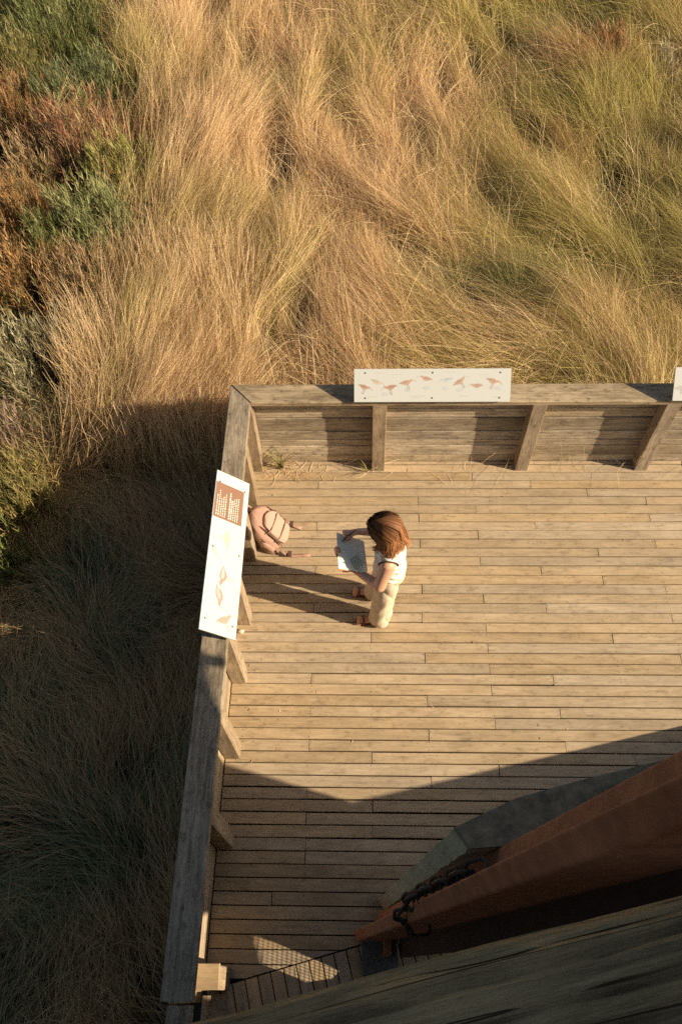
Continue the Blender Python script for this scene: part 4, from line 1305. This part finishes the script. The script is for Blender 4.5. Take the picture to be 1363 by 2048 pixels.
def meadow():
    # ---- back meadow, combed flat by the wind into swathes
    nt_ = 6800
    x = rng.uniform(-46, 64, nt_ * 2); y = 51 + 106 * rng.random(nt_ * 2) ** 1.12
    vis = (x > -30 - 0.30 * (y - 60) - 6) & (x < 36 + 0.24 * (y - 55) + 7)
    x, y = x[vis][:nt_], y[vis][:nt_]
    st = streak(x, y, 2.6, 5.3); st2 = streak(x, y, 6.5, 19.7)
    ridge = np.clip(0.6 * st + 0.4 * st2, 0, 1)
    hol = hollow(x, y)
    furrow = np.maximum(sstep(0.28, 0.18, ridge) * 0.55, sstep(0.25, 0.7, hol))
    green = np.clip(sstep(4, 32, x) * 0.70 + (vnoise(x / 11 + 50, y / 11 + 7) - 0.5) * 1.0 + 0.12 + 0.75 * sstep(-24, -33, x + 0.12 * np.clip(y - 85, 0, 80)) + 0.15 * hol, 0, 1)
    left = sstep(-14, -25, x)
    bl = belt(x, y)
    keep = (rng.random(len(x)) > furrow * 0.9) & (rng.random(len(x)) > bl * 0.95)
    x, y, ridge, furrow, green, left = [a[keep] for a in (x, y, ridge, furrow, green, left)]
    nT = len(x); nb_ = 39; n = nT * nb_
    rep = lambda a: np.repeat(a, nb_)
    sprd = rep(rng.uniform(0.5, 1.05, nT))
    rx, ry = rep(x) + rng.normal(0, 1, n) * sprd, rep(y) + rng.normal(0, 1, n) * sprd
    rg, lf_, gn = rep(ridge), rep(left), rep(green)
    root = np.stack([rx, ry, ground_z(rx, ry) + (3.0 * sstep(0.25, 0.8, rg) + rep(rng.uniform(-.3, .9, nT))) * rng.random(n) ** .4], 1)
    off = rng.normal(0, 0.14, n) + rep(rng.normal(0, 0.21, nT)) + np.where(rng.random(n) < 0.11, rng.normal(0, 0.9, n), 0)
    upr = np.maximum(lf_ * 0.62, 0.20 * sstep(14, 42, rx) * sstep(66, 90, ry))          # how upright the grass still stands
    L = (8.5 + 6.5 * rg) * rng.uniform(0.55, 1.1, n) * (1 - 0.28 * upr)
    ph0 = np.radians(44 + 30 * upr + rng.normal(0, 9, n))
    ph1 = np.radians(-13 + 40 * upr + rng.normal(0, 7, n))
    width = rng.uniform(0.022, 0.048, n) * (1 + 0.4 * sstep(80, 150, ry))
    tone = np.clip(0.42 + 0.35 * (rg - .5) + rng.normal(0, 0.25, n) + rep(rng.normal(0, 0.22, nT)), 0, 1)
    c = lerp(OCHRE, PALE, tone) * 0.6 + STRAW[None] * 0.4
    g = (rng.random(n) < gn)[:, None]
    c = np.where(g, lerp(np.array([.36, .31, .085]), np.array([.66, .52, .20]), tone) * 0.88 + GREEN[None] * 0.12, c)
    c = np.where((rng.random(n) < rep(furrow) * 0.5)[:, None], lerp(GREEN, OLIVE, tone), c)
    rs = rep((vnoise(x / 9 + 77, y / 9 + 31) > 0.60) & (x > 22) & (y > 92))
    c = np.where((rs & (rng.random(n) < 0.5))[:, None], lerp(RUSSET, OCHRE, tone), c)
    c = c * rng.uniform(0.85, 1.12, n)[:, None]
    fl = flow_fast(rx, ry) + off                                   # nothing lies across the hollows
    cover = np.maximum(hollow(rx + np.cos(fl) * L * .45, ry + np.sin(fl) * L * .45), hollow(rx + np.cos(fl) * L * .8, ry + np.sin(fl) * L * .8))
    ok = rng.random(n) > sstep(0.3, 0.7, cover) * 0.9
    root, off, L, ph0, ph1, width, c = [a_[ok] for a_ in (root, off, L, ph0, ph1, width, c)]
    o = build_lying('dry_grass', root, off, L, ph0, ph1, 1.0, width, c, c * 1.08)
    tag(o, 'long straw coloured grass combed flat by the wind beyond the far fence', 'grass', kind='stuff')
    # ---- stray stems standing out of the mat
    n = 3800
    x = rng.uniform(-34, 62, n); y = 53 + 100 * rng.random(n)
    ok = rng.random(n) > belt(x, y); x, y = x[ok], y[ok]; n = len(x)
    o = build_blades('stray_stems', np.stack([x, y, ground_z(x, y) + 1], 1), flow_fast(x, y) + rng.normal(0, 1.0, n), rng.uniform(6, 9.5, n), np.radians(rng.normal(62, 12, n)), np.radians(rng.normal(22, 18, n)),
                     rng.normal(0, .5, n), rng.uniform(.035, .06, n), lerp(STRAW, PALE, rng.random(n)), K=5)
    tag(o, 'single pale grass stems standing out of the flattened swathes', 'grass', kind='stuff')
    # ---- undergrowth
    n = 14000
    x = rng.uniform(-50, 66, n); y = 52 + 108 * rng.random(n)
    root = np.stack([x, y, ground_z(x, y)], 1)
    tone = rng.random(n)
    o = build_blades('green_undergrowth', root, rng.uniform(0, 6.28, n), rng.uniform(2, 4.2, n), np.radians(rng.normal(75, 8, n)), np.radians(rng.normal(30, 20, n)),
                     rng.normal(0, .6, n), rng.uniform(.05, .1, n), lerp(GREEN, OLIVE, tone), K=4)
    tag(o, 'short green grass showing between the straw coloured swathes', 'grass', kind='stuff')
    # ---- side strip in the shade of the fence
    nt_ = 1500
    x = rng.uniform(-46, -13.2, nt_); y = rng.uniform(-10, 56, nt_)
    nb_ = 26
    nT = nt_
    n = nT * nb_
    rep = lambda a: np.repeat(a, nb_)
    rx, ry = rep(x) + rng.normal(0, 0.9, n), rep(y) + rng.normal(0, 0.9, n)
    ok = rx < -12.9
    tht = np.radians(150 + (vnoise(x / 8 + 9, y / 8) - 0.5) * 260)
    th = rep(tht) + rng.normal(0, 0.35, n)
    root = np.stack([rx, ry, ground_z(rx, ry)], 1)
    L = rep(rng.uniform(4.0, 7.0, nT)) * rng.uniform(0.6, 1.1, n)
    ph0 = np.radians(rng.normal(58, 10, n)); ph1 = np.radians(rng.normal(2, 12, n) + rep(rng.uniform(-8, 18, nT)))
    tone = rng.random(n); gn = rep(np.clip(0.45 + (vnoise(x / 7 + 3, y / 7 + 60) - 0.5) * 1.4, 0, 1))
    c = np.where((rng.random(n) < gn)[:, None], lerp(np.array([.13, .185, .10]), np.array([.33, .32, .15]), tone), lerp(OCHRE, STRAW, tone) * 0.9)
    o = build_blades('mixed_grass', root[ok], th[ok], L[ok], ph0[ok], ph1[ok], rng.normal(0, .5, n)[ok], rng.uniform(.045, .08, n)[ok], c[ok])
    tag(o, 'tangled green and straw grass along the outside of the side fence', 'grass', kind='stuff')
    # ---- tall stalks with seed heads near the corner and along the shrubs
    n = 9000
    x = np.concatenate([rng.uniform(-34, -13.5, n // 2), rng.normal(-25, 5, n - n // 2)]); y = np.concatenate([rng.uniform(46, 78, n // 2), rng.uniform(48, 150, n - n // 2)])
    x = x - np.clip(y - 80, 0, 100) * 0.10
    ok = x < -13.2
    x, y = x[ok], y[ok]; n = len(x)
    root = np.stack([x, y, ground_z(x, y)], 1)
    tone = rng.random(n)
    th = np.radians(62 + (vnoise(x / 6, y / 6 + 40) - .5) * 130 + rng.normal(0, 25, n))
    o = build_blades('tall_stalks', root, th, rng.uniform(7, 11, n), np.radians(rng.normal(78, 6, n)), np.radians(rng.normal(44, 16, n)), rng.normal(0, .3, n),
                     rng.uniform(.06, .1, n), lerp(OLIVE, OCHRE, tone), lerp(OCHRE, PALE, tone), K=6)
    tag(o, 'tall upright straw stalks with pale tips near the fence corner and shrubs', 'grass', kind='stuff')
meadow()

def shrub(x, y, rad, hgt, base, tip, label, n_sp=170, lean=(0, 0), dry=0.0, leaf=0.105, group='low shrubs'):
    root = empty('shrub', (x, y, GZ))
    tag(root, label, 'shrub', group)
    base, tip = np.array(base), np.array(tip)
    bm = bmesh.new()
    R, Tn, LL, P0, P1, CU, WI, CC, TC = [], [], [], [], [], [], [], [], []
    clumps = [(random.uniform(-.6, .6) * rad, random.uniform(-.6, .6) * rad, random.uniform(.65, 1.1), random.random()) for _ in range(9)]
    alt = [base, tip, base * .5 + tip * .5, np.array((0.19, 0.19, 0.065)), np.array((0.28, 0.19, 0.10))]
    for i in range(n_sp):
        cx_, cy_, ch, cm = random.choice(clumps)
        a = random.uniform(0, 2 * math.pi); rr = min(abs(random.gauss(0, 0.36)) * rad, 0.95 * rad)
        tx, ty = x + cx_ * 1.15 + rr * math.cos(a), y + cy_ * 1.15 + rr * math.sin(a)
        dd = min(1.2, math.hypot(tx - x, ty - y) / rad)
        tz = GZ + hgt * ch * (1 - 0.28 * dd * dd) * random.uniform(.6, 1.3)
        top = Vector((tx + lean[0], ty + lean[1], tz)); bot = Vector((x + (tx - x) * .72, y + (ty - y) * .72, GZ))
        if i % 3 == 0:
            mid = bot.lerp(top, .55) + Vector((random.uniform(-.3, .3), random.uniform(-.3, .3), .2))
            tube_bm(bm, [bot * S, mid * S, top * S], [0.05 * S, 0.03 * S, 0.012 * S], 4, cap=False)
        ax = (top - bot).normalized()
        sp_col = alt[0] * .25 + random.choice(alt) * .75
        ti = random.random() < 0.6
        for q in range(19):
            t = 1 - random.random() ** 1.2 * 0.7
            p = bot.lerp(top, t) + Vector((random.gauss(0, .12), random.gauss(0, .12), random.gauss(0, .1))) * (0.7 + 1.3 * (1 - t))
            dv = (ax + Vector((random.gauss(0, .30), random.gauss(0, .30), random.gauss(0, .2)))).normalized()
            el_ = math.asin(max(-1, min(1, dv.z)))
            R.append(p); Tn.append(math.atan2(dv.y, dv.x)); LL.append(random.uniform(.7, 1.6))
            P0.append(el_); P1.append(el_ - random.uniform(0, .4)); CU.append(random.gauss(0, .3))
            WI.append(random.uniform(.5, 1.2) * leaf)
            w_ = min(1, max(0, (t - .5) * 1.6 + random.gauss(0, .2))) * (1 if ti else .25)
            CC.append((sp_col * (1 - w_) + tip * w_) * random.uniform(.95, 1.4))
    local(bm_obj('stems', bm, MAT['twig'], root), root)
    o = build_blades('foliage', np.array([tuple(p) for p in R]), np.array(Tn), np.array(LL), np.array(P0), np.array(P1), np.array(CU), np.array(WI), np.array(CC), K=3, mat=MAT['leaf'])
    o.parent = root; local(o, root)
    return root
G1, G2, G3 = (0.11, 0.13, 0.045), (0.18, 0.19, 0.06), (0.15, 0.18, 0.08)
SH = [(-61, 140, 9, 8, G1, (0.17, 0.17, 0.06), 'dark green feathery shrub in the far corner, behind all the other shrubs'),
      (-51, 131, 8, 7.5, G1, (0.15, 0.18, 0.06), 'deep green dense shrub between the far corner shrub and the rusty orange one'),
      (-40, 141, 6, 6, G2, (0.22, 0.18, 0.06), 'olive shrub standing alone among straw grass at the top of the meadow'),
      (-56, 119, 7, 7, G2, (0.20, 0.17, 0.06), 'olive green shrub at the picture edge behind the rusty orange sprays'),
      (-52, 109, 7.5, 7.5, (0.11, 0.11, 0.045), (0.36, 0.17, 0.08), 'green shrub with rusty orange sprays, halfway along the shrub belt'),
      (-44, 116, 6.5, 6.5, G1, (0.14, 0.18, 0.085), 'bluish green shrub beside the straw grass, behind the brick red shrub'),
      (-40, 101, 7.5, 7.5, (0.15, 0.11, 0.055), (0.36, 0.165, 0.10), 'brick red shrub at the edge of the grass, the reddest of the belt'),
      (-34, 96, 4.6, 6, G2, (0.28, 0.26, 0.075), 'yellow green low shrub in front of the brick red shrub'),
      (-47, 96, 6, 6, (0.18, 0.14, 0.08), (0.36, 0.24, 0.13), 'dry grey brown shrub with bare twigs beside the brick red shrub'),
      (-49, 86, 7, 7, (0.14, 0.11, 0.05), (0.40, 0.21, 0.085), 'orange brown upright shrub at the picture edge, beside the rounded green one'),
      (-35.5, 84, 6.2, 7, G3, (0.26, 0.28, 0.12), 'rounded grey green shrub with feathery tips next to the straw grass'),
      (-41.5, 83, 4.5, 5, G1, (0.15, 0.17, 0.06), 'small dark green shrub between the orange brown one and the rounded one'),
      (-44, 75, 7, 6, (0.13, 0.12, 0.05), (0.40, 0.21, 0.085), 'sprawling shrub mixing orange and green below the rounded grey green one'),
      (-36.5, 73.5, 5.5, 5, (0.20, 0.14, 0.08), (0.36, 0.24, 0.13), 'dry brown twiggy shrub between the orange shrub and the silvery one'),
      (-41, 63, 8, 6, (0.19, 0.175, 0.10), (0.40, 0.36, 0.24), 'silvery grey shrub nearest the fence corner'),
      (-41, 53, 4.5, 4.5, (0.17, 0.13, 0.10), (0.34, 0.24, 0.19), 'pale pinkish dry shrub between the silvery shrub and the sunlit yellow one'),
      (-37.5, 44, 4.6, 6, (0.14, 0.15, 0.05), (0.36, 0.27, 0.10), 'sunlit yellow shrub at the edge of the long shadow'),
      (-39, 37.5, 4, 4.5, (0.10, 0.13, 0.04), (0.20, 0.24, 0.07), 'small light green shrub just below the sunlit yellow one'),
      (36, 123, 6, 3.6, (0.16, 0.09, 0.045), (0.36, 0.15, 0.07), 'low rust brown shrub in the straw grass in the far right of the meadow'),
      (46, 121, 5, 3.2, (0.20, 0.19, 0.12), (0.38, 0.33, 0.22), 'low pale grey shrub beside the rust brown one')]
for (x, y, rd, h_, b_, t_, lb) in SH:
    shrub(x + 1.2, y, rd * 1.16, h_ + 2.0, b_, t_, lb, n_sp=int(110 + rd * 42), dry=0.6 if 'dry' in lb or 'silvery' in lb else 0.0)
# low cover under the shrubs
n = 26000
x = rng.uniform(-70, -26, n); y = rng.uniform(30, 160, n)
ok = rng.random(n) < belt(x, y); x, y = x[ok], y[ok]; n = len(x)
t = vnoise(x / 5 + 11, y / 5 + 70)
c = lerp(DGREEN * 1.3, OLIVE, np.clip(t * 1.3 - .2 + rng.normal(0, .15, n), 0, 1))
c = np.where((vnoise(x / 4 + 40, y / 4) > .62)[:, None], lerp(np.array([.16, .11, .07]), np.array([.28, .18, .11]), rng.random(n)), c)
o = build_blades('ground_cover', np.stack([x, y, ground_z(x, y)], 1), rng.uniform(0, 6.28, n), rng.uniform(2.0, 5.0, n), np.radians(rng.normal(78, 8, n)), np.radians(rng.normal(50, 22, n)), rng.normal(0, .5, n), rng.uniform(.06, .14, n), c, K=4, mat=MAT['leaf'])
tag(o, 'tangled low plants covering the ground between the shrubs', 'ground cover', kind='stuff')

def tussock(name, x, y, n, L, z, spread, c0, c1, label, cat, ph1=50, lean=None, width=(.05, .09), group=None):
    a = rng.uniform(0, 2 * np.pi, n); r = np.abs(rng.normal(0, spread, n))
    rx, ry = x + r * np.cos(a), y + r * np.sin(a)
    root = np.stack([rx, ry, np.full(n, z)], 1)
    th = a + rng.normal(0, .5, n) if lean is None else np.where(rng.random(n) < .55, lean + rng.normal(0, .6, n), a)
    tone = rng.random(n)
    o = build_blades(name, root, th, rng.uniform(.5, 1.1, n) * L, np.radians(rng.normal(76, 10, n)), np.radians(rng.normal(ph1, 18, n)), rng.normal(0, .35, n), rng.uniform(*width, n), lerp(np.array(c0), np.array(c1), tone), K=5)
    return tag(o, label, cat, group)
tussock('grass_tussock', 19.5, 72.5, 1500, 8.0, GZ, 1.7, (0.06, 0.085, 0.03), (0.26, 0.24, 0.08), 'big dark green rush tussock standing out of the flattened straw grass', 'grass tussock')
tussock('grass_tussock', 12.3, 74.5, 700, 6.0, GZ, 1.1, (0.05, 0.10, 0.03), (0.24, 0.23, 0.08), 'smaller green tussock beside the big dark rush tussock', 'grass tussock')
tussock('grass_tussock', 0.5, 63.5, 700, 6.5, GZ, 1.3, (0.08, 0.12, 0.03), (0.36, 0.30, 0.10), 'green grass tussock close behind the far rail, near the whole bird sign', 'grass tussock')
# weed growing in the corner of the deck and straw caught along the fence foot
tussock('weed', -8.7, 47.55, 42, 4.2, 0.0, 0.16, (0.10, 0.13, 0.05), (0.46, 0.34, 0.16), 'spiky half dead weed growing through the deck in the fence corner', 'weed', ph1=12, lean=3.0, width=(.06, .13))
tussock('weed', 0.3, 47.0, 16, 2.0, 0.0, 0.12, (0.16, 0.16, 0.06), (0.46, 0.34, 0.16), 'few thin grass blades growing at the foot of a post under the bird sign', 'weed', ph1=10, lean=3.3, width=(.05, .09))
n = 90
x = np.concatenate([rng.normal(-7.6, 1.6, 60), rng.uniform(-9, 12, 30)]); y = 47.0 + rng.normal(0, .5, n); y = np.clip(y, 45.5, 48.2)
o = build_blades('straw_litter', np.stack([x, y, np.full(n, 0.05)], 1), rng.uniform(0, 6.28, n), rng.uniform(.5, 2.2, n), np.radians(rng.normal(2, 3, n)).clip(0), np.zeros(n), rng.normal(0, 1.2, n), rng.uniform(.03, .06, n), lerp(OCHRE, PALE, rng.random(n)))
tag(o, 'dry straw bits scattered at the foot of the far fence', 'straw', kind='stuff')

n = 70
x = np.concatenate([rng.uniform(-11.3, -9, 30), rng.uniform(-10, 28, 40)]); y = rng.uniform(17, 47, n)
o = build_blades('leaf_litter', np.stack([x, y, np.full(n, 0.03)], 1), rng.uniform(0, 6.28, n), rng.uniform(.1, .35, n), np.radians(rng.uniform(0, 12, n)), np.zeros(n), rng.normal(0, .8, n), rng.uniform(.05, .14, n), lerp(np.array([.25, .17, .09]), PALE, rng.random(n)), K=3)
tag(o, 'small bits of dead leaf and grass blown over the deck boards', 'leaf litter', kind='stuff')
